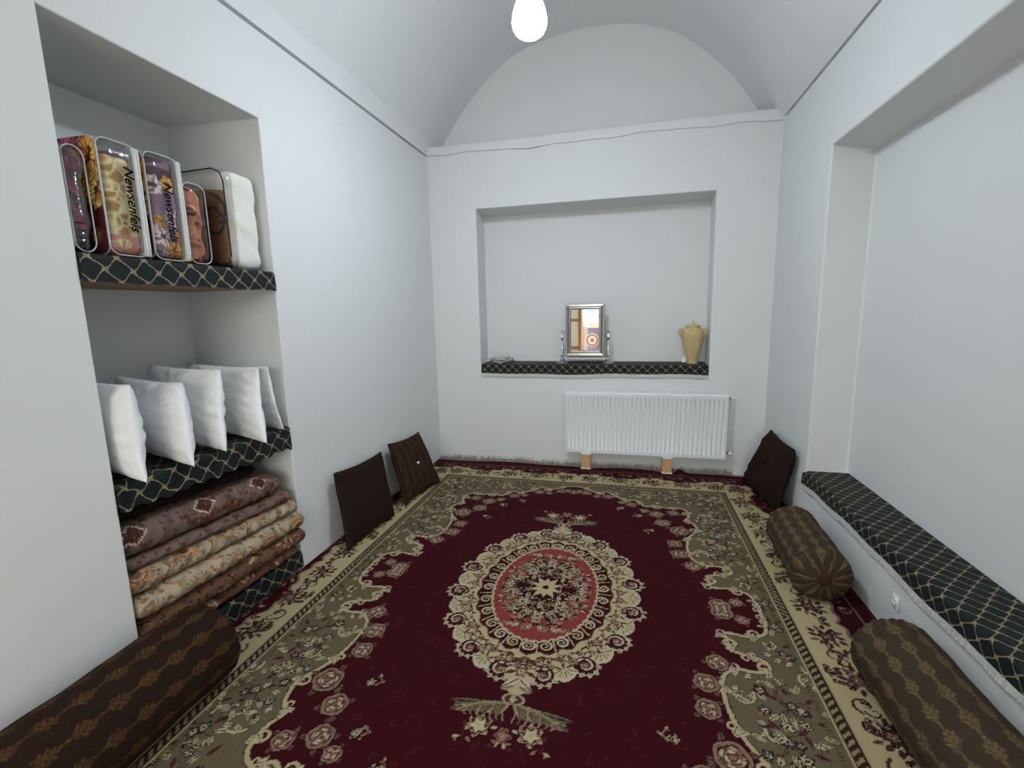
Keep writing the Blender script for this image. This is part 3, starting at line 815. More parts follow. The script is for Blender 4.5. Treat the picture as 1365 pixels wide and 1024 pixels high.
# ================================================================== cushions and pillows
def hash_wr(s, t, seed):
    return (np.sin(s * 5.1 + seed) * np.sin(t * 4.3 + 2 * seed) + .5 * np.sin(s * 11.7 - t * 7 + seed * 3) + .35 * np.sin(t * 17 + s * 9 + seed * 1.7))
def pillow_mesh(c00, c10, c11, c01, thick, n=44, pinch=.10, wr=.006, seed=1.0, tuft=0.0, back=1.0, power=.42):
    """corners: bottom-left, bottom-right, top-right, top-left. Front bulges along +normal"""
    P = [np.array(p, float) for p in (c00, c10, c11, c01)]
    nrm = np.cross(P[1] - P[0] + P[2] - P[3], P[3] - P[0] + P[2] - P[1]); nrm /= np.linalg.norm(nrm)
    g = np.linspace(-1, 1, n); g = np.sign(g) * np.abs(g) ** .85
    S, T_ = np.meshgrid(g, g)
    S2 = S * (1 - pinch * (1 - T_ ** 2) ** 1.0 * np.abs(S) ** 2); T2 = T_ * (1 - pinch * (1 - S ** 2) * np.abs(T_) ** 2)
    a, b = (S2 + 1) / 2, (T2 + 1) / 2
    base = ((1 - a) * (1 - b))[..., None] * P[0] + (a * (1 - b))[..., None] * P[1] + (a * b)[..., None] * P[2] + ((1 - a) * b)[..., None] * P[3]
    h = np.clip((1 - S ** 2) * (1 - T_ ** 2), 0, 1) ** power
    dep = tuft * np.exp(-(S ** 2 + T_ ** 2) / .03) + .5 * tuft * np.exp(-(S ** 2 + T_ ** 2) / .25)
    rim = np.clip(h * 3, 0, 1) * (1.15 - h)
    ridg = np.sin(np.arctan2(T_, S) * 9 + seed * 5 + 3 * np.sin(S * 4 + seed) + 2 * np.sin(T_ * 5)) * np.clip(h * 2.5, 0, 1) * np.clip(1 - h, 0, 1)
    w1 = wr * (hash_wr(S, T_, seed) * rim + 1.2 * ridg)
    w2 = wr * (hash_wr(S, T_, seed + 4) * rim + 1.2 * ridg)
    front = base + nrm * (thick * .5 * h * (1 - dep) + w1 * np.clip(h * 4, 0, 1))[..., None]
    rear = base - nrm * (thick * .5 * back * h * (1 - dep * .6) + w2 * np.clip(h * 4, 0, 1))[..., None]
    V = np.concatenate([front.reshape(-1, 3), rear.reshape(-1, 3)])
    F1 = grid_faces(n, n); F2 = F1[:, ::-1] + n * n
    # stitch the rims together
    bi = np.concatenate([np.arange(n), np.arange(1, n) * n + n - 1, (n - 1) * n + np.arange(n - 2, -1, -1), np.arange(n - 2, 0, -1) * n])
    k = np.arange(len(bi)); k2 = (k + 1) % len(bi)
    Fs_ = np.stack([bi[k], bi[k] + n * n, bi[k2] + n * n, bi[k2]], -1)
    ctr = base[n // 2, n // 2] + nrm * thick * .5 * (1 - tuft * 1.4)
    return V, np.concatenate([F1, F2, Fs_]), bi, (S, T_), ctr, nrm
def put_pillow(name, corners, thick, mat, label, cat, group=None, piping=None, cols_fn=None, button=None, **kw):
    V, F_, bi, ST, ctr, nrm = pillow_mesh(*corners, thick, **kw)
    c0 = np.array([(corners[0][i] + corners[1][i]) / 2 for i in range(3)]); c0[2] = min(corners[0][2], corners[1][2])
    root = empty(name, tuple(c0))
    cols = None
    if cols_fn is not None:
        c = cols_fn(*ST).reshape(-1, 3); cols = np.concatenate([c, c])
    obj('cover', V - c0, F_, mat, root, True, cols)
    if piping:
        tube('piping', [tuple(V[i] - c0) for i in bi[::2]], .0045, piping, root, 6, True)
    if button is not None:
        bm = bmesh.new(); bmesh.ops.create_uvsphere(bm, u_segments=12, v_segments=8, radius=.013)
        o = bm_obj('button', bm, button, root, True); o.location = tuple(ctr - c0); o['label'] = 'small pale button in the middle'
    return tag(root, label, cat, group)
# leaning on the left wall
put_pillow('floor_cushion', [(-1.848, 2.612, .018), (-1.800, 3.195, .018), (XL + .055, 3.335, .495), (XL + .055, 2.695, .535)], .135, 'brown_plain',
           'plain dark brown square cushion leaning on the wall beside the niche', 'cushion', 'brown cushions leaning on the walls', 'brown_piping', pinch=.075, wr=.003, seed=2.2, power=.36)
GOLD = ph((84, 66, 42), .7); BRW = ph((38, 25, 17), .75); BRD = ph((30, 19, 13), .5)
def stripe_cols(S, T_):
    x = (S + 1) / 2 * 6.0; fr = np.abs((x % 1) - .5)
    wob = .10 * np.sin(T_ * 38) + .06 * np.sin(T_ * 91 + S * 20)
    wv = .05 * np.sin(T_ * 9 + np.floor(x)) 
    g = np.clip(1 - np.abs(fr - .16 - wv - wob * .25) / .07, 0, 1) * (.55 + .25 * np.sin(T_ * 75 + S * 40) + .2 * np.sin(T_ * 31))
    return BRW * (1 - g[..., None]) + GOLD * g[..., None]
put_pillow('floor_cushion', [(-1.806, 3.404, .018), (-1.722, 3.960, .018), (XL + .055, 4.055, .475), (XL + .055, 3.455, .525)], .15, 'bolster_cloth',
           'brown striped square cushion with a pale button leaning in the corner', 'cushion', 'brown cushions leaning on the walls', 'brown_piping', stripe_cols, 'white_plastic', n=90, pinch=.075, wr=.004, seed=3.1, tuft=.30)
# leaning on the right wall
put_pillow('floor_cushion', [(1.070, 4.52, .018), (1.160, 3.80, .018), (XR - .045, 3.745, .550), (XR - .04, 4.37, .550)], .17, 'brown_plain',
           'tufted dark brown square cushion leaning on the wall near the radiator', 'cushion', 'brown cushions leaning on the walls', 'brown_piping', pinch=.06, wr=.006, seed=5.3, tuft=.42)
# white bed pillows standing in the niche
def niche_pillow(fb, ft, a, w, thick, label, seed):
    """fb, ft: front lower and front upper corner; the pillow runs back into the niche"""
    ca, sa = math.cos(a), math.sin(a)
    fb = (fb[0], fb[1], fb[2] + .008); b0 = (fb[0] - w * ca, fb[1] + w * sa, .985); b1 = (ft[0] - w * ca, ft[1] + w * sa, ft[2] + .012)
    put_pillow('bed_pillow', [b0, fb, ft, b1], thick, 'white_cotton', label, 'pillow', 'white bed pillows on the middle niche shelf', n=64, pinch=.055, wr=.0055, seed=seed, power=.46)
niche_pillow((-1.945, 1.432, .938), (-1.972, 1.442, 1.362), .20, .56, .165, 'white bed pillow next to the near side of the niche', 1.3)
niche_pillow((-1.945, 1.655, .932), (-1.972, 1.672, 1.334), .20, .56, .165, 'white bed pillow second from the near side of the niche', 2.1)
niche_pillow((-1.960, 1.852, .945), (-1.975, 1.885, 1.370), .15, .56, .155, 'plump white bed pillow in the middle of the pillow row', 3.7)
niche_pillow((-1.920, 2.078, .925), (-1.975, 2.134, 1.348), .12, .58, .135, 'white bed pillow second from the far side of the niche', 4.4)
niche_pillow((-1.990, 2.298, .945), (-1.990, 2.222, 1.342), .03, .52, .075, 'thin white bed pillow leaning next to the far side of the niche', 5.2)

# ================================================================== bolsters
def bolster(y0, y1, xc, zc, R, nst, label, tone, seed, group, tilt=0.0):
    nth, nl = 260, 230
    th = np.linspace(0, 2 * np.pi, nth, endpoint=False); L = y1 - y0
    # profile: rounded shoulders, ends gathered to a central button
    ss = np.concatenate([np.linspace(0, .10, 30, endpoint=False), np.linspace(.10, .90, nl - 60, endpoint=False), np.linspace(.90, 1, 30)])
    TH_, SS = np.meshgrid(th, ss)
    e = np.minimum(SS, 1 - SS) / .10; e = np.clip(e, 0, 1)
    rad = np.where(e < 1, .22 + .78 * (1 - (1 - e) ** 2.6) ** .55, 1.0)
    yy = y0 + L * (.5 + (SS - .5) * 1.0)
    yl = np.where(SS < .5, y0 + L * .10 * (1 - (1 - e) ** .9), y1 - L * .10 * (1 - (1 - e) ** .9))
    yy = np.where(e < 1, yl, y0 + L * SS)
    # ends bulge then dip to the button
    pleat = (1 - e) ** 1.3
    rr = R * rad * (1 + .060 * pleat * np.cos(26 * TH_ + seed) + .03 * pleat * np.cos(9 * TH_) + .012 * np.sin(SS * 14 + seed + 2 * np.sin(TH_)) + .006 * np.sin(TH_ * 5 + SS * 30))
    X_ = xc + rr * np.cos(TH_) * 1.0; Z_ = zc + rr * np.sin(TH_)
    flat = zc - R * .90
    Z_ = np.where(Z_ < flat, flat + (Z_ - flat) * .12, Z_)
    X_ = X_ + tilt * (yy - (y0 + y1) / 2)
    X_ = np.clip(X_, XL + .004, XR - .004)
    V = np.stack([X_, yy, Z_], -1).reshape(-1, 3)
    V[:, 2] += .014 - V[:, 2].min()
    # woven wheat-ear stripes along the length
    wpitch = 2 * np.pi * R / nst
    k = TH_ / (2 * np.pi) * nst; a = (np.abs((k % 1) - .5)) * wpitch            # distance across the stripe
    sgn = np.sign((k % 1) - .5); kid = np.floor(k)
    l = yy + kid * .031 + .5 * (sgn > 0) * .011
    nz = np.sin(l * 410 + a * 700) * .5 + np.sin(l * 777 - a * 300 + kid) * .5
    ear = ((l - a * 1.1 + .002 * np.sin(l * 130 + kid)) / .021) % 1.0
    amp = np.clip(.42 + .75 * np.sin(l * 2 * np.pi / .108 + kid * 1.3), 0, 1)
    wid = .005 + .021 * amp * (.85 + .15 * np.sin(l * 300))
    rnd = RNG.random(a.shape)
    g = ((a < wid) & (ear < .55)).astype(float) * (.25 + .75 * rnd) * (.8 + .2 * nz)
    g = np.maximum(g, (.20 + .25 * rnd) * (a < wid * .9) * (nz > 0.0))
    g = np.maximum(g, .35 * (a < .003) * rnd)
    base, gold = tone
    gr = .85 + .15 * np.sin(TH_ * 170) * np.sin(yy * 700) + .25 * (RNG.random(a.shape) - .5)
    C_ = (base * (1 - g[..., None]) + gold * g[..., None]) * gr[..., None]
    root = empty('bolster', (xc, (y0 + y1) / 2, 0)); o3 = np.array([xc, (y0 + y1) / 2, 0])
    obj('cover', V - o3, grid_faces(nth, len(ss), True), 'bolster_cloth', root, True, C_.reshape(-1, 3))
    zb = V[:, 2].mean()
    for yb_, d in ((y0, -1), (y1, 1)):
        prof_ = [(.0, .012), (.018, .011), (R * .20, .006), (R * .25, -.003), (R * .24, -.02)]
        th2 = np.linspace(0, 2 * np.pi, 20, endpoint=False)
        Vb = np.concatenate([np.stack([r * np.cos(th2) + tilt * (yb_ - o3[1]), np.full(20, yb_ - o3[1] + d * h), r * np.sin(th2) + zc + .0], -1) for r, h in prof_])
        obj('end_button', Vb, grid_faces(20, 5, True), 'brown_velvet', root)
    return tag(root, label, 'bolster', group)
tone_r = (ph((60, 48, 37), .75), ph((120, 100, 66), .72)); tone_l = (ph((38, 25, 17), .75), ph((100, 70, 38), .8))
GB = 'brown striped bolsters along the walls'
bolster(2.63, 3.31, 1.072, .152, .153, 13, 'short brown wheat striped bolster with gathered end below the bench', tone_r, .4, GB, .05)
bolster(1.30, 2.15, 1.116, .157, .157, 12, 'long brown wheat striped bolster lying beside the bench and wall socket', tone_r, 1.7, GB)
bolster(.62, 1.56, -1.83, .175, .180, 12, 'dark brown striped bolster lying along the wall in front of the quilts', tone_l, 2.9, GB)

# ================================================================== folded quilts in the niche
def quilt_canvas(kind):
    if kind == 'mauve':
        c = Canvas(1.1, .60, .003, ph((104, 86, 80), .85)); q = random.Random(5)
        for k in range(34):
            x, y = q.uniform(0, 1.1), q.uniform(0, .6)
            for j in range(14):
                c.ell(x + q.gauss(0, .04), y + q.gauss(0, .03), q.uniform(.008, .022), q.uniform(.006, .014), ph(q.choice(((74, 46, 32), (92, 62, 44), (84, 56, 48))), .85), q.uniform(0, 3))
        for k in range(420):
            x, y = q.uniform(0, 1.1), q.uniform(0, .6); c.flower(x, y, q.uniform(.008, .014), 5, ph((82, 54, 44), .85), ph((168, 138, 112), .85), ph((120, 90, 70), .85), ph((60, 40, 30), .85))
        for k in range(7):
            x, y = .05 + k * .17, .10 + .26 * (k % 2); d = .055
            c.a[(np.abs(c.Xg - x) + np.abs(c.Yg - y) * 1.1) < d] = ph((72, 44, 38), .85)
            pts = [(x - d, y), (x, y - d * .9), (x + d, y), (x, y + d * .9), (x - d, y)]
            c.stroke(pts, .006, ph((190, 168, 148), .85))
            for j in range(7): c.flower(x + q.uniform(-.03, .03), y + q.uniform(-.02, .02), .011, 5, ph((60, 36, 30), .85), ph((150, 118, 98), .85), ph((90, 60, 50), .85), ph((60, 40, 30), .85))
    elif kind == 'paisley':
        c = Canvas(1.1, .60, .003, ph((160, 144, 120), .85)); q = random.Random(8)
        for k in range(13):
            x, y = .04 + (k % 5) * .22 + .1 * ((k // 5) % 2), .08 + (k // 5) * .2
            r = .075
            c.flower(x, y, r * 1.12, 22, ph((96, 96, 82), .85), ph((150, 140, 116), .85), ph((150, 124, 92), .85), ph((110, 70, 40), .85))
            c.ell(x, y, r * .72, r * .72, ph((146, 112, 80), .85)); c.ell(x, y, r * .52, r * .52, ph((166, 138, 104), .85))
            c.spiral(x, y, r * .46, 1.6, k, .010, ph((112, 74, 48), .85)); c.ell(x, y, .016, .016, ph((90, 58, 40), .85))
            pts = catmull([(x + .09, y - .05), (x + .13, y + .02), (x + .10, y + .08), (x + .16, y + .12)], 6)
            c.stroke([tuple(p) for p in pts], .010, ph((86, 82, 66), .85)); c.stroke([tuple(p + .012) for p in pts], .014, ph((146, 112, 82), .85))
        for k in range(260):
            x, y = q.uniform(0, 1.1), q.uniform(0, .6); c.flower(x, y, q.uniform(.009, .018), 6, ph((110, 90, 70), .85), ph(q.choice(((190, 172, 140), (130, 92, 68), (120, 124, 112))), .85), ph((150, 90, 60), .85), ph((90, 60, 40), .85))
    else:
        c = Canvas(1.1, .60, .003, ph((98, 70, 54), .85)); q = random.Random(11)
        for k in range(30):
            x, y = q.uniform(0, 1.1), q.uniform(0, .6); a = q.uniform(0, 6.28)
            c.leaf(x, y, .16, .06, a, ph(q.choice(((138, 108, 88), (150, 122, 98), (120, 86, 70))), .85), ph((176, 150, 122), .85))
            c.stroke([(x, y), (x + .1 * math.cos(a), y + .1 * math.sin(a)), (x + .16 * math.cos(a + .3), y + .16 * math.sin(a + .3))], .005, ph((184, 160, 132), .85))
        for k in range(420):
            x, y = q.uniform(0, 1.1), q.uniform(0, .6); c.flower(x, y, q.uniform(.009, .018), 5, ph((60, 38, 30), .85), ph(q.choice(((158, 126, 100), (130, 90, 72), (172, 150, 116))), .85), ph((80, 52, 42), .85), ph((150, 120, 96), .85))
    return c
def fold_layer(name, parent, o3, y0, y1, zfun0, zfun1, xfun, c, voff, mat='quilt_cloth', seed=0.0):
    """one rounded layer of a folded quilt running along y; section in x-z with a fat rounded front edge"""
    ny, ns = 300, 64
    V, C_ = [], []
    for y in np.linspace(y0, y1, ny):
        e = min(y - y0, y1 - y) ; endr = min(1.0, max(0.0, e / .045)); er = (1 - (1 - endr) ** 2) ** .5
        z0, z1, xf = zfun0(y), zfun1(y), xfun(y)
        mid, half = (z0 + z1) / 2, max(.004, (z1 - z0) / 2 * (.35 + .65 * er))
        xr = -2.60; bul = min(.075, half * 1.5); xe = xf - (1 - er) * .03
        sec = []
        for t in np.linspace(0, 1, ns):
            if t < .28: q = t / .28; p = (xr + (xe - bul - xr) * q, half, 0)
            elif t < .72:
                q = (t - .28) / .44 * math.pi; p = (xe - bul + bul * math.sin(q), half * math.cos(q), 0)
            else: q = (t - .72) / .28; p = (xe - bul + (xr - xe + bul) * q, -half, 0)
            sec.append(p)
        s = 0
        for i, (px, pz, _) in enumerate(sec):
            w = .005 * math.sin(y * 23 + seed + px * 11) + .004 * math.sin(y * 57 + seed * 2) + .003 * math.sin(y * 91 + i * .4)
            top = 1 if .2 < i / ns < .8 else .3
            V.append((px + .8 * w * top, y, mid + pz + w * .5 * (1 if pz > 0 else .3)))
            if i: s += math.hypot(px - sec[i - 1][0], pz - sec[i - 1][1])
            C_.append((y - y0, (s + voff) % .6))
    C_ = np.array(C_); cols = c.sample(C_[:, 0], C_[:, 1])
    fs = [tuple(f) for f in grid_faces(ns, ny)] + [tuple(range(ns))[::-1], tuple((ny - 1) * ns + i for i in range(ns))]
    return obj(name, np.array(V) - o3, fs, mat, parent, True, cols)
def lerp(a, b): return lambda y: a + (b - a) * (y - NY0) / (NY1 - NY0)
def quilt(kind, bounds, xs_, y0, y1, label):
    root = empty('folded_quilt', (-2.3, (NY0 + NY1) / 2, bounds[0][0])); o3 = np.array(root.location)
    c = quilt_canvas(kind)
    for i in range(len(bounds) - 1):
        a, b = bounds[i], bounds[i + 1]
        fold_layer('fold', root, o3, y0[i], y1[i], lerp(a[0] + .002, a[1] + .002), lerp(b[0], b[1]), xs_[i], c, .13 * i, 'quilt_cloth', i * 2.3 + len(kind))
    return tag(root, label, 'quilt', 'folded quilts stacked in the niche')
quilt('brown', [(.133, .133), (.215, .205), (.315, .300)], [lerp(-2.03, -1.985), lerp(-2.01, -1.955)], (NY0 + .02, NY0 + .015), (NY1 - .05, NY1 - .008), 'brown leaf patterned folded quilt at the bottom of the stack')
quilt('paisley', [(.317, .302), (.430, .410), (.540, .490)], [lerp(-2.00, -1.955), lerp(-2.03, -1.975)], (NY0 + .015, NY0 + .012), (NY1 - .008, NY1 - .03), 'cream and orange paisley folded quilt in the middle of the stack')
quilt('mauve', [(.542, .492), (.600, .560), (.755, .690)], [lerp(-2.05, -1.985), lerp(-2.04, -2.00)], (NY0 + .02, NY0 + .012), (NY1 - .055, NY1 - .12), 'mauve grey flowered folded quilt on top of the patterned ones')
cb = Canvas(1.1, .6, .01, ph((28, 19, 16), .8))
rt = empty('folded_blanket', (-2.35, 1.85, .757)); fold_layer('fold', rt, np.array(rt.location), NY0 + .02, NY1 - .16, lerp(.757, .692), lerp(.815, .745), lerp(-2.10, -2.14), cb, 0, 'quilt_cloth', 9)
tag(rt, 'dark brown folded blanket lying on the mauve quilt under the shelf', 'blanket')

# ================================================================== bedding bags on the upper shelf
def rbox(cx, cy, cz, sx, sy, sz, r, n=24, puff=0.0, wr=0.0, seed=0.0):
    """rounded box as a dense grid; returns verts, faces"""
    Vs_, Fs_ = [], []; off = 0
    h = np.array([sx, sy, sz]) / 2
    g = np.linspace(-1, 1, n)
    for ax in range(3):
        for s in (-1, 1):
            A, B = np.meshgrid(g, g)
            P = np.zeros((n, n, 3)); P[..., ax] = s; P[..., (ax + 1) % 3] = A; P[..., (ax + 2) % 3] = B
            P = P * h
            inn = np.clip(P, -(h - r), h - r); d = P - inn; ln = np.linalg.norm(d, axis=-1, keepdims=True)
            nr = d / np.maximum(ln, 1e-9)
            Q = inn + nr * r
            if puff:
                f = (1 - (P[..., 0] / h[0]) ** 2 * (ax != 0)) * (1 - (P[..., 1] / h[1]) ** 2 * (ax != 1)) * (1 - (P[..., 2] / h[2]) ** 2 * (ax != 2))
                Q[..., ax] += s * puff * f
            if wr:
                wv = wr * (np.sin(Q[..., 2] * 31 + seed + Q[..., 1] * 9) + .7 * np.sin(Q[..., 2] * 57 + Q[..., 1] * 30 + seed * 2) + .5 * np.sin(Q[..., 1] * 60 + Q[..., 0] * 40))
                Q = Q + nr * wv[..., None]
            Vs_.append((Q + np.array([cx, cy, cz])).reshape(-1, 3))
            F_ = grid_faces(n, n); F_ = F_ if s > 0 else F_[:, ::-1]
            Fs_.append(F_ + off); off += n * n
    return np.concatenate(Vs_), np.concatenate(Fs_)
def text_mesh(name, body, size, mat, parent):
    cu = bpy.data.curves.new(name, 'FONT'); cu.body = body; cu.size = size; cu.shear = .25; cu.extrude = .0004
    cu.align_x = 'CENTER'; cu.align_y = 'CENTER'; cu.offset = .0009
    t = bpy.data.objects.new(name + '_curve', cu); COL.objects.link(t)
    dg = bpy.context.evaluated_depsgraph_get(); dg.update()
    me = bpy.data.meshes.new_from_object(t.evaluated_get(dg)); me.materials.clear(); me.materials.append(MATS[mat])
    bpy.data.objects.remove(t); bpy.data.curves.remove(cu)
    o = bpy.data.objects.new(name, me); COL.objects.link(o); o.parent = parent
    return o
def flower_panel(seed):
    c = Canvas(.62, .50, .003, ph((58, 18, 26), .45)); q = random.Random(seed)
    for x, y, r, col in ((.55, .40, .085, (176, 112, 52)), (.42, .42, .08, (150, 86, 96)), (.57, .27, .07, (170, 132, 70)), (.30, .40, .08, (120, 60, 74)), (.48, .31, .05, (140, 90, 50)), (.15, .38, .08, (150, 100, 60)), (.10, .25, .07, (120, 70, 70)), (.52, .08, .03, (100, 70, 40))):
        for k in range(33, -1, -1):
            a = k * 2.4; rr = r * math.sqrt(k / 34)
            c.leaf(x + rr * .8 * math.cos(a), y + rr * .8 * math.sin(a), r * .62, r * .38, a, ph(np.clip(np.array(col) * q.uniform(.7, 1.25), 0, 255), .45), ph(np.array(col) * .5, .45))
    return c
def blanket_cols(kind):
    q = random.Random(hash(kind) % 97 if False else len(kind) * 7)
    if kind == 'red':
        c = Canvas(.8, .6, .003, ph((84, 24, 38), .5))
        for k in range(60): c.ell(q.uniform(0, .8), q.uniform(0, .6), q.uniform(.03, .12), q.uniform(.006, .02), ph(q.choice(((96, 34, 44), (50, 22, 40), (120, 60, 76), (40, 14, 24))), .45), q.uniform(-.3, .3))
        c.a[c.Yg < .09] = ph((34, 18, 30), .45)
    elif kind == 'giraffe':
        c = Canvas(.8, .6, .003, ph((176, 152, 110), .45))
        pts = np.array([(q.uniform(0, .8), q.uniform(0, .6)) for _ in range(230)])
        d = np.sqrt((c.Xg[..., None] - pts[:, 0]) ** 2 + (c.Yg[..., None] - pts[:, 1]) ** 2); d.sort(axis=-1)
        w = np.clip((d[..., 1] - d[..., 0]) / .014, 0, 1)[..., None]
        c.a = (ph((186, 168, 132), .45) * (1 - w) + ph((132, 102, 60), .45) * w).astype(np.float32)
        c.a[(c.Yg < .09) & (np.sin(c.Xg * 60) + np.sin(c.Yg * 90) > -.5)] = ph((150, 104, 96), .45)
        c.a[c.Yg > .40] = ph((72, 52, 56), .45)
    elif kind == 'floral':
        c = Canvas(.8, .6, .003, ph((104, 84, 96), .45))
        c.a[c.Yg > .34] = ph((58, 40, 50), .45)
        for k in range(46):
            x, y = q.uniform(0, .8), q.uniform(0, .36); r = q.uniform(.03, .06)
            col = q.choice(((176, 134, 60), (150, 126, 140), (180, 160, 160), (90, 66, 84), (150, 110, 54)))
            for j in range(6): c.leaf(x, y, r * 1.1, r * .7, j * 1.05 + k, ph(col, .45), ph(np.array(col) * .55, .45))
            c.ell(x, y, r * .25, r * .25, ph((70, 44, 40), .45))
        for k in range(12): c.stroke([(q.uniform(0, .8), q.uniform(.36, .5)) for _ in range(3)], .01, ph((96, 76, 84), .45))
    elif kind == 'salmon':
        c = Canvas(.8, .6, .003, ph((150, 96, 74), .6))
        for k in range(420): c.ell(q.uniform(0, .8), q.uniform(0, .6), q.uniform(.008, .03), q.uniform(.005, .015), ph(q.choice(((84, 46, 34), (186, 142, 116), (122, 70, 50), (52, 32, 28), (160, 108, 84))), .6), q.uniform(-.6, .6))
    else:
        c = Canvas(.8, .6, .003, ph((104, 84, 62), .55))
        for k in range(60): c.ell(q.uniform(0, .8), q.uniform(0, .6), q.uniform(.02, .08), q.uniform(.004, .012), ph(q.choice(((82, 64, 46), (106, 86, 64), (74, 58, 42))), .6), q.uniform(-.4, .4))
    return c
def bag(kind, y0, y1, zt_, xf, depth, label, panel=None, zipper=None, text=None, shell='vinyl', inner_top=.0, wr=.004, tiltz=0.0):
    zb = 1.888; cy, cz, cx = (y0 + y1) / 2, (zb + zt_) / 2, xf - depth / 2
    root = empty('bedding_bag', (cx, cy, zb)); o3 = np.array(root.location)
    sx, sy, sz = depth, y1 - y0, zt_ - zb
    # folded blanket inside
    V, F_ = rbox(cx - .004, cy, zb + .006 + (sz - .016 - inner_top) / 2, sx - .022, sy - .020, sz - .016 - inner_top, .045, 80, .0, wr, len(kind))
    c = blanket_cols(kind)
    uu = (V[:, 1] - y0) + (xf - V[:, 0]); cols = c.sample(np.clip(uu, 0, .79), np.clip(V[:, 2] - zb, 0, .59))
    # soft fold lines of the layered blanket
    obj('blanket', V - o3, F_, 'blanket_plush', root, True, cols)
    V, F_ = rbox(cx, cy, cz, sx, sy, sz, .045, 20, .002, 0.0035 if shell != 'vinyl' else .0008, 3)
    V[:, 2] = np.maximum(V[:, 2], zb)
    obj('vinyl_cover', V - o3, F_, shell, root)
    # white piping round the front face and the near face
    def rr_path(h0, h1, v0, v1, r, fn):
        out = []
        for (a, b, s) in ((h1 - r, v1 - r, 0), (h0 + r, v1 - r, 1), (h0 + r, v0 + r, 2), (h1 - r, v0 + r, 3)):
            for q in np.linspace(0, math.pi / 2, 6): out.append(fn(a + r * math.cos(q + s * math.pi / 2), b + r * math.sin(q + s * math.pi / 2)))
        return out
    tube('piping', rr_path(y0 + .002, y1 - .002, zb + .004, zt_ - .002, .04, lambda a, b: (xf - .012 - cx, a - cy, b - zb)), .0028, 'zip_tape', root, 6, True)
    tube('piping', rr_path(xf - depth + .01, xf - .010, zb + .004, zt_ - .002, .045, lambda a, b: (a - cx, y0 + .004 - cy, b - zb)), .0028, 'zip_tape', root, 6, True)
    if panel is not None:
        pc = flower_panel(panel); n1, n2 = 90, 80
        A, B = np.meshgrid(np.linspace(0, 1, n1), np.linspace(0, 1, n2))
        hh = (sz - .008); rr = .045; xx = A * (depth - .014)
        # rounded upper front corner
        zz = B * hh
        cap = np.where(xx > depth - .014 - rr, hh - rr + np.sqrt(np.maximum(0, rr ** 2 - (xx - (depth - .014 - rr)) ** 2)), hh)
        bot = np.where(xx > depth - .014 - rr, rr - np.sqrt(np.maximum(0, rr ** 2 - (xx - (depth - .014 - rr)) ** 2)), 0)
        zz = bot + B * (cap - bot)
        Vp = np.stack([xf - depth + .002 + xx, np.full_like(xx, y0 - .0025), zb + .004 + zz], -1).reshape(-1, 3)
        o = obj('printed_panel', Vp - o3, grid_faces(n1, n2), 'quilt_cloth', root, True, pc.sample(xx / depth * .60, zz / hh * .48).reshape(-1, 3))
        o['label'] = 'burgundy side panel printed with orange flowers'
    if zipper is not None:
        bm = bmesh.new()
        add_box(bm, xf - .05 - cx, xf + .003 - cx, y1 - zipper - cy, y1 - .004 - cy, .006, sz - .012, .004)
        zo = bm_obj('zip_tape', bm, 'zip_tape', root)
        for dy in (.30, .70):
            zp = y1 - zipper + dy * zipper - cy
            tube('zip_teeth', [(xf + .004 - cx, zp, z) for z in np.linspace(.012, sz - .016, 12)], .0022, 'white_plastic', zo, 6)
    if text is not None:
        yt, zc_, size = text
        t = text_mesh('lettering', 'Newsenfels', size, 'black_ink', root)
        # reads downward, letter tops towards the far side, on the front (+x) face
        t.matrix_local = Matrix(((0, 0, 1, xf + .0035 - cx), (0, 1, 0, yt - cy), (-1, 0, 0, zc_ - zb), (0, 0, 0, 1)))
    root.rotation_euler[2] = tiltz
    return tag(root, label, 'bedding bag', 'bedding bags on the upper niche shelf')
bag('red', NY0 + .028, 1.470, 2.29, -2.055, .50, 'wrinkled clear vinyl bag with dark red blanket beside the near niche wall', shell='vinyl_wrinkled', inner_top=.02)
bag('giraffe', 1.505, 1.672, 2.352, -2.040, .52, 'clear vinyl bag with tan giraffe patterned blanket and black lettering', 5, .032, (1.612, 2.125, .056), inner_top=.035)
bag('floral', 1.693, 1.864, 2.355, -2.040, .52, 'clear vinyl bag with purple and yellow flowered blanket and black lettering', 6, .028, (1.782, 2.105, .056))
bag('salmon', 1.876, 2.002, 2.272, -2.050, .50, 'small clear vinyl bag with salmon brown blanket', None, None, None, inner_top=.0, wr=.004)
# white cloth bag with a clear window
root = empty('bedding_bag', (-2.29, 2.235, 1.888)); o3 = np.array(root.location)
y0_, y1_, xf_, zt__ = 2.135, 2.345, -2.045, 2.402
V, F_ = rbox(-2.295, 2.243, 2.145, .49, y1_ - y0_ - .014, zt__ - 1.89, .05, 26, .0, .003, 2)
nb = obj('cloth_shell', V - o3, F_, 'non_woven', root)
V, F_ = rbox(-2.290, 2.165, 2.100, .43, .075, .405, .037, 40, .012, .003, 4)
c = blanket_cols('brown blanket'); V[:, 1] = np.maximum(V[:, 1], 2.128); V[:, 0] = np.minimum(V[:, 0], -2.082)
obj('blanket', V - o3, F_, 'blanket_plush', root, True, c.sample(np.clip(-2.05 - V[:, 0], 0, .79), np.clip(V[:, 2] - 1.888, 0, .59)))
V, F_ = rbox(-2.295, 2.160, 2.145, .482, .085, zt__ - 1.892, .042, 16, .0, .001, 1)
obj('clear_window', V - o3, F_, 'vinyl', root)
def rp(pts): return [(a - o3[0], b - o3[1], c_ - o3[2]) for a, b, c_ in pts]
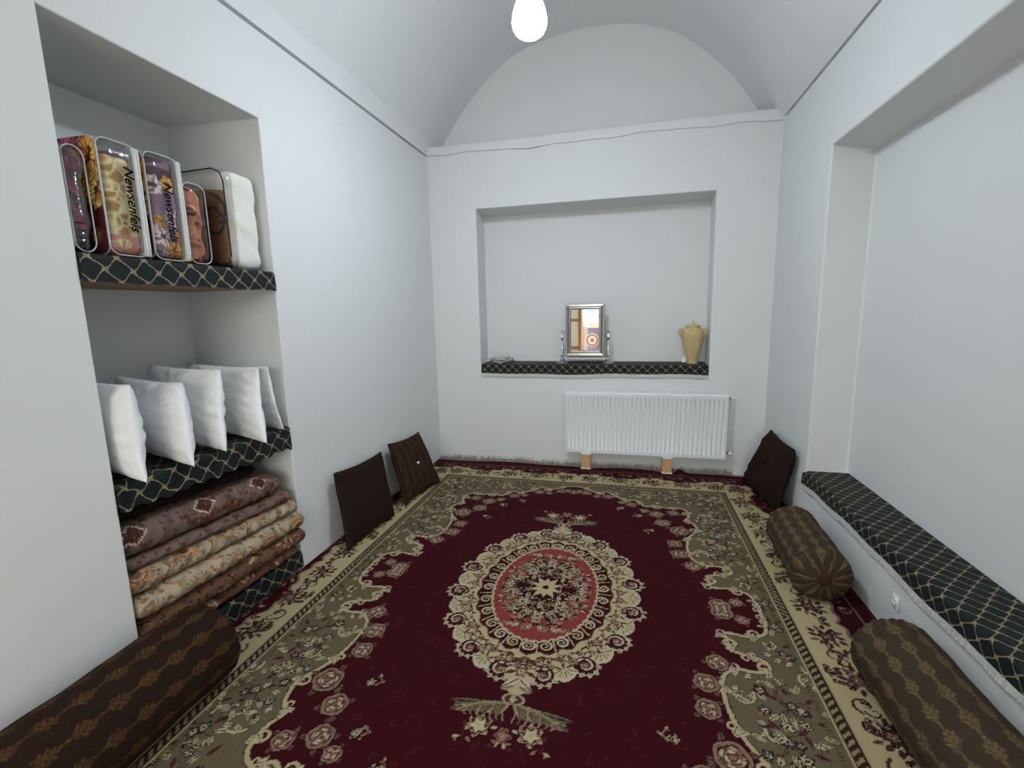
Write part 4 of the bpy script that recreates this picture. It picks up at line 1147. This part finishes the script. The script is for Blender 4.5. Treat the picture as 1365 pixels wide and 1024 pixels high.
tube('piping', rp([(-2.53, 2.125, 2.37), (-2.45, 2.119, 2.392), (-2.12, 2.119, 2.397), (-2.075, 2.119, 2.375), (-2.058, 2.119, 2.33), (-2.056, 2.119, 1.95), (-2.075, 2.119, 1.91), (-2.12, 2.119, 1.896), (-2.5, 2.119, 1.896)]), .004, 'black_cord', root, 6)
tube('carry_cord', rp([tuple(p) for p in catmull([(-2.16, 2.121, 2.28), (-2.10, 2.116, 2.25), (-2.065, 2.116, 2.20), (-2.09, 2.114, 2.09), (-2.15, 2.114, 2.07), (-2.20, 2.116, 2.12), (-2.17, 2.116, 2.19), (-2.12, 2.114, 2.20), (-2.08, 2.114, 2.15)], 6)]), .0045, 'black_cord', root, 8)
tag(root, 'white cloth bag with clear window showing a brown blanket', 'bedding bag', 'bedding bags on the upper niche shelf')

# ================================================================== panel radiator on wooden blocks
RXL, RXR, RZB, RZT = -.594, .932, .180, .810; RYF = YB - .12
rad = empty('panel_radiator', ((RXL + RXR) / 2, YB - .07, RZB)); ro = np.array(rad.location)
nfl = 36; px_ = []; fl_w = (RXR - RXL - .03) / nfl
for i in range(nfl):
    x = RXL + .015 + fl_w * i
    for t, d in ((0, 1), (.16, 1), (.30, .2), (.40, 0), (.60, 0), (.70, .2), (.84, 1)): px_.append((x + fl_w * t, d))
px_ = [(RXL + .004, 1)] + px_ + [(RXR - .015, 1), (RXR - .004, 1)]
zs_ = [RZB, RZB + .004, RZB + .034, RZB + .046, RZB + .056, RZT - .062, RZT - .052, RZT - .040, RZT - .012, RZT - .003]
amp_ = [0, 0, 0, .3, 1, 1, .3, 0, 0, 0]; lip = [.012, .002, 0, 0, 0, 0, 0, 0, 0, .010]
Vr = []
for z, a, l in zip(zs_, amp_, lip):
    for x, d in px_: Vr.append((x - ro[0], RYF + l + (.0105 * (1 - d) * a) - ro[1], z - ro[2]))
o = obj('front_panel', Vr, grid_faces(len(px_), len(zs_)), 'radiator_white', rad); md = o.modifiers.new('s', 'EDGE_SPLIT'); md.split_angle = math.radians(40)
def rbx(n, x0, x1, y0, y1, z0, z1, m, b=.002, p=None): return box(n, x0 - ro[0], x1 - ro[0], y0 - ro[1], y1 - ro[1], z0 - ro[2], z1 - ro[2], m, p or rad, b)
rbx('rear_panel', RXL + .01, RXR - .01, YB - .035, YB - .022, RZB + .004, RZT - .01, 'radiator_white')
rbx('side_panel', RXL - .001, RXL + .003, RYF + .006, YB - .024, RZB + .008, RZT - .004, 'radiator_white')
rbx('side_panel', RXR - .003, RXR + .001, RYF + .006, YB - .024, RZB + .008, RZT - .004, 'radiator_white')
bm = bmesh.new()
for k in range(75):
    x = RXL + .006 + (RXR - RXL - .012) * k / 74
    add_box(bm, x - .004 - ro[0], x + .004 - ro[0], RYF + .010 - ro[1], YB - .024 - ro[1], RZT - .012 - ro[2], RZT - .003 - ro[2])
add_box(bm, RXL - ro[0], RXR - ro[0], RYF + .008 - ro[1], RYF + .018 - ro[1], RZT - .012 - ro[2], RZT - ro[2])
add_box(bm, RXL - ro[0], RXR - ro[0], YB - .03 - ro[1], YB - .022 - ro[1], RZT - .012 - ro[2], RZT - ro[2])
bm_obj('top_grille', bm, 'radiator_white', rad)
rbx('convector', RXL + .03, RXR - .03, RYF + .03, YB - .045, RZB + .03, RZT - .03, 'radiator_dark')
for zv in (RZT - .04, RZB + .055):
    vlv = tube('valve', [(RXR - .004 - ro[0], YB - .075 - ro[1], zv - ro[2]), (RXR + .028 - ro[0], YB - .075 - ro[1], zv - ro[2])], .011, 'brass', rad, 12)
    tube('valve_cap', [(RXR + .026 - ro[0], YB - .075 - ro[1], zv - ro[2]), (RXR + .034 - ro[0], YB - .075 - ro[1], zv - ro[2]), (RXR + .062 - ro[0], YB - .075 - ro[1], zv - ro[2])], [.014, .017, .014], 'white_plastic', vlv, 14)
    tube('pipe_tail', [(RXR + .018 - ro[0], YB - .075 - ro[1], zv - ro[2]), (RXR + .018 - ro[0], YB - .004 - ro[1], zv - ro[2])], .008, 'brass', vlv, 10)
tag(rad, 'white ribbed panel radiator under the back wall niche', 'radiator')
for xb, lab in ((-.386, 'pine block under the radiator on the side away from its valves'), (.402, 'pine block under the radiator on the side of its valves')):
    w = empty('wooden_block', (xb, YB - .085, .0))
    box('block', -.044, .044, -.045, .045, .022, RZB - .010, 'pine', w, .003)
    p1 = box('pad', -.050, .050, -.050, .048, RZB - .012, RZB - .0005, 'white_plastic', w, .002); p1['label'] = 'white pad'
    p2 = box('pad', -.050, .050, -.050, .048, .016, .026, 'white_plastic', w, .002); p2['label'] = 'white pad'
    tag(w, lab, 'wooden block', 'wooden blocks under the radiator')

# ================================================================== standing mirror in the back niche
mz = zt + .001; mcx, my = -.420, 4.835
mir = empty('standing_mirror', (mcx, my, mz))
FX, FZ0, FZ1 = .198, .075, .610
def frame_ring(name, w0, d0, w1, d1, mat):
    """sloped frame strip between two rectangles inset w0/w1 at depth d0/d1 (depth towards -y)"""
    def rc(i, d): return [(-FX + i, -d, FZ0 + i), (FX - i, -d, FZ0 + i), (FX - i, -d, FZ1 - i), (-FX + i, -d, FZ1 - i)]
    a, b = rc(w0, d0), rc(w1, d1)
    return a, b
secs = [(0, -.012), (0, .016), (.006, .022), (.014, .022), (.020, .012), (.040, .026), (.046, .026), (.054, .010), (.058, .004)]
Vm, Fm = [], []
for i, d in secs: Vm += [(-FX + i, -d, FZ0 + i), (FX - i, -d, FZ0 + i), (FX - i, -d, FZ1 - i), (-FX + i, -d, FZ1 - i)]
for s in range(len(secs) - 1):
    for k in range(4): Fm.append((s * 4 + k, s * 4 + (k + 1) % 4, (s + 1) * 4 + (k + 1) % 4, (s + 1) * 4 + k))
Fm_h = Fm
fr = obj('frame', Vm, Fm, 'silver', mir, False); fr['label'] = 'ornate silver frame'
fr.data.materials.append(MATS['dark_silver'])
for p in fr.data.polygons:
    s, k = divmod(p.index, 4)
    if k in (1, 3): p.material_index = 1
box('backing', -FX + .004, FX - .004, -.004, .012, FZ0 + .004, FZ1 - .004, 'dark_silver', mir, .002)
obj('glass', [(-FX + .056, -.0055, FZ0 + .056), (FX - .056, -.0055, FZ0 + .056), (FX - .056, -.0055, FZ1 - .056), (-FX + .056, -.0055, FZ1 - .056)], [(0, 1, 2, 3)], 'mirror_glass', mir, False)
for s in (-1, 1):
    px2 = s * .236
    post = lathe('post', [(.0, .012), (.012, .014), (.014, .055), (.009, .065), (.016, .075), (.018, .09), (.009, .105), (.0085, .235), (.010, .245), (.017, .258), (.019, .272), (.014, .287), (.008, .300), (.006, .318), (.010, .325), (.011, .336), (.006, .346), (.0, .348)], 'silver', mir, 20, (px2, .0, 0))
    ft = lathe('foot', [(.0, .0), (.062, .0), (.064, .005), (.050, .012), (.030, .026), (.016, .050), (.012, .060)], 'dark_silver', post, 24, (px2, 0, 0))
    tube('pivot', [(px2, 0, .312), (s * (FX - .002), 0, .330)], .006, 'silver', post, 8)
    tube('knob', [(px2, 0, .330), (px2 + s * .022, 0, .332)], [.009, .007], 'silver', post, 10)
box('crossbar', -.225, .225, .004, .020, .030, .058, 'dark_silver', mir, .005)
tag(mir, 'silver framed table mirror between two turned posts in the niche', 'mirror')

# ================================================================== clay jar
jar = empty('clay_jar', (.628, 4.845, zt + .001))
lathe('body', [(.0, .0), (.050, .0), (.053, .006), (.051, .014), (.047, .022), (.055, .050), (.072, .110), (.087, .170), (.098, .230), (.105, .270), (.107, .295), (.102, .318), (.088, .340), (.068, .352), (.060, .357), (.062, .365), (.0, .365)], 'clay', jar, 40)
lid = lathe('lid', [(.0, .362), (.066, .362), (.069, .367), (.067, .374), (.045, .378), (.022, .382), (.016, .392), (.011, .405), (.003, .424), (.0, .426)], 'clay', jar, 32)
for s in (-1, 1):
    tube('handle', [tuple(p) for p in catmull([(s * .094, 0, .332), (s * .116, 0, .342), (s * .130, 0, .330), (s * .128, 0, .305), (s * .112, 0, .270), (s * .102, 0, .255)], 5)], .0085, 'clay', jar, 10)
tg = box('price_tag', -.102, -.068, -.068, -.064, .018, .072, 'white_plastic', jar, .001); tg['label'] = 'small white paper tag'
tube('tag_string', [(-.074, -.066, .060), (-.060, -.040, .085), (-.058, -.03, .095)], .0012, 'white_plastic', tg, 5)
# relief motif around the belly
bmv, bmf = [], []
for k in range(26):
    a = random.uniform(-2.9, -.25); z = random.uniform(.12, .27); r = np.interp(z, [.11, .17, .23, .27], [.072, .087, .098, .105]); s = random.uniform(.006, .012)
    b = len(bmv)
    cx, cy = r * math.cos(a), r * math.sin(a); tx, ty = -math.sin(a), math.cos(a)
    for q in range(6):
        w = q * math.pi / 3; bmv.append((cx + tx * s * math.cos(w), cy + ty * s * math.cos(w), z + s * .8 * math.sin(w)))
    bmv.append((cx * 1.05, cy * 1.05, z))
    bmf += [(b + q, b + (q + 1) % 6, b + 6) for q in range(6)]
obj('relief', bmv, bmf, 'clay', jar)['kind'] = 'stuff'
tag(jar, 'two handled sand coloured clay jar with pointed lid', 'jar')

# ================================================================== tangle of silver cord on the niche sill
dn = empty('cord_tangle', (-1.31, 4.79, zt + .004))
qd = random.Random(4)
for k in range(9):
    cx, cy, rx, ry = qd.uniform(-.07, .06), qd.uniform(-.02, .03), qd.uniform(.04, .10), qd.uniform(.02, .045)
    z = .007 + .0055 * k; a0 = qd.uniform(-.4, .4)
    pts = []
    for t in np.linspace(0, 2 * math.pi, 26, endpoint=False):
        x, y = rx * math.cos(t), ry * math.sin(t)
        pts.append((cx + x * math.cos(a0) - y * math.sin(a0), cy + x * math.sin(a0) + y * math.cos(a0), z + .006 * math.sin(3 * t + k)))
    tube('cord_loop', pts, .0052, 'dark_silver' if k % 2 else 'grey_lace', dn, 6, True)
lathe('bead', [(0, -.014), (.010, -.010), (.014, 0), (.010, .010), (0, .014)], 'dark_silver', dn, 12, (.075, .01, .058))
lathe('bead', [(0, -.012), (.009, -.008), (.012, 0), (.009, .008), (0, .012)], 'dark_silver', dn, 12, (.12, .015, .045))
tube('cord_end', [(.05, .0, .04), (.075, .01, .058), (.105, .014, .05), (.135, .015, .05)], .006, 'dark_silver', dn, 8)
tag(dn, 'small tangle of silver grey cord at the end of the niche sill', 'cord')

# ================================================================== wall socket on the bench front
so = empty('wall_socket', (XR, 2.405, .205))
bm = bmesh.new(); add_box(bm, -.010, -.001, -.026, .026, -.033, .033, .004); bm_obj('plate', bm, 'white_plastic', so, True)
lathe('dish', [(0, 0), (.014, 0), (.017, .004), (.019, .004), (.020, 0)], 'white_plastic', so, 24).matrix_local = Matrix.Translation((-.0098, 0, .004)) @ Matrix.Rotation(-math.pi / 2, 4, 'Y')
tag(so, 'white wall socket on the bench front above the near bolster', 'socket')

# ================================================================== pendant bulb
LX, LY, LZ = -.532, 2.70, 3.075
lamp = empty('pendant_bulb', (LX, LY, 4.31))
lz = LZ - 4.31
lathe('bulb', [(0, .0), (.030, .002), (.055, .010), (.076, .026)], 'bulb_glow', lamp, 32, (0, 0, lz))['label'] = 'brightest lower dome of the bulb'
lathe('bulb_side', [(.076, .026), (.089, .048), (.094, .075), (.093, .088)], 'bulb_side', lamp, 32, (0, 0, lz))['label'] = 'glowing white side of the bulb'
lathe('bulb_neck', [(.093, .088), (.089, .112), (.079, .145), (.064, .182), (.048, .217), (.038, .242), (.034, .252)], 'bulb_dim', lamp, 32, (0, 0, lz))['label'] = 'dimmer frosted neck of the bulb'
lathe('socket', [(.0, .36), (.012, .358), (.024, .34), (.030, .30), (.036, .252), (.036, .245), (.0, .244)], 'white_plastic', lamp, 20, (0, 0, lz))
tube('cable', [(0, 0, lz + .35), (0, 0, -.01)], .004, 'white_plastic', lamp, 8)
lathe('ceiling_cap', [(0, -.05), (.02, -.05), (.045, -.03), (.055, .0)], 'white_plastic', lamp, 20)
tag(lamp, 'bright pear shaped light bulb hanging from the vaulted ceiling', 'lamp')

# ================================================================== courtyard outside, seen only in the mirror
struct(box('yard_floor', -9, 7, -14, YF - .2, -.12, -.02, 'yard_paving', bev=0))
yw = box('courtyard_wall', -8, 6, -9.4, -9.1, -.02, .95, 'yard_wall', None, .02); tag(yw, 'low cream courtyard wall outside the door', 'wall')
yw2 = box('courtyard_house', -8, 6, -11.8, -11.2, -.02, 2.6, 'yard_white', None, .02); tag(yw2, 'white house wall behind the courtyard', 'building')
tree = empty('courtyard_tree', (-1.7, -8.4, -.02))
tube('trunk', [(0, 0, 0), (.03, .02, .7), (-.02, .05, 1.5), (.05, 0, 2.2)], [.09, .07, .06, .04], 'bark', tree, 10)
lv, lf = [], []
qt = random.Random(9)
for k in range(3600):
    a, r = qt.uniform(0, 6.28), 1.6 * math.sqrt(qt.random()); z = qt.gauss(1.95, .36)
    if z < 1.36: continue
    p = Vector((r * math.cos(a), .8 * r * math.sin(a), z)); d = Vector((qt.gauss(0, 1), qt.gauss(0, 1), qt.gauss(0, 1))).normalized(); e = d.cross(Vector((.3, .2, 1))).normalized()
    s = qt.uniform(.05, .10); b = len(lv); lv += [p, p + d * s * .5 + e * s * .3, p + d * s, p + d * s * .5 - e * s * .3]; lf.append((b, b + 1, b + 2, b + 3))
fo = obj('foliage', [tuple(v) for v in lv], lf, 'leaf_green', tree, False); fo['kind'] = 'stuff'
tag(tree, 'green tree in the courtyard outside the door', 'tree')
rb_ = empty('ring_board', (-1.118, -6.0, -.02))
for i, (r, m) in enumerate(((.225, 'ring_white'), (.200, 'ring_red'), (.145, 'ring_white'), (.062, 'ring_red'))):
    th = np.linspace(0, 2 * np.pi, 48, endpoint=False)
    Vd = [(r * math.cos(t), .004 * i - .03 * (1 - k), .635 + r * math.sin(t)) for k in (0, 1) for t in th]
    Fd = [tuple(range(48, 96))[::-1]] + [(j, (j + 1) % 48, 48 + (j + 1) % 48, 48 + j) for j in range(48)]
    obj('ring', Vd, Fd, m, rb_, False)
tube('leg', [(-.10, -.03, 0), (-.03, -.03, .5)], .012, 'bark', rb_, 8); tube('leg', [(.10, -.03, 0), (.03, -.03, .5)], .012, 'bark', rb_, 8)
tag(rb_, 'round red and white ringed board standing in the courtyard', 'target board')
db = empty('dark_cabinet', (-1.02, -6.6, -.02))
box('body', -.28, .45, -.2, .2, 0, 1.02, 'dark_purple', db, .01); box('top', -.31, .48, -.22, .22, 1.02, 1.20, 'ring_white', db, .01)
tag(db, 'dark purple cabinet behind the ringed board in the courtyard', 'cabinet')
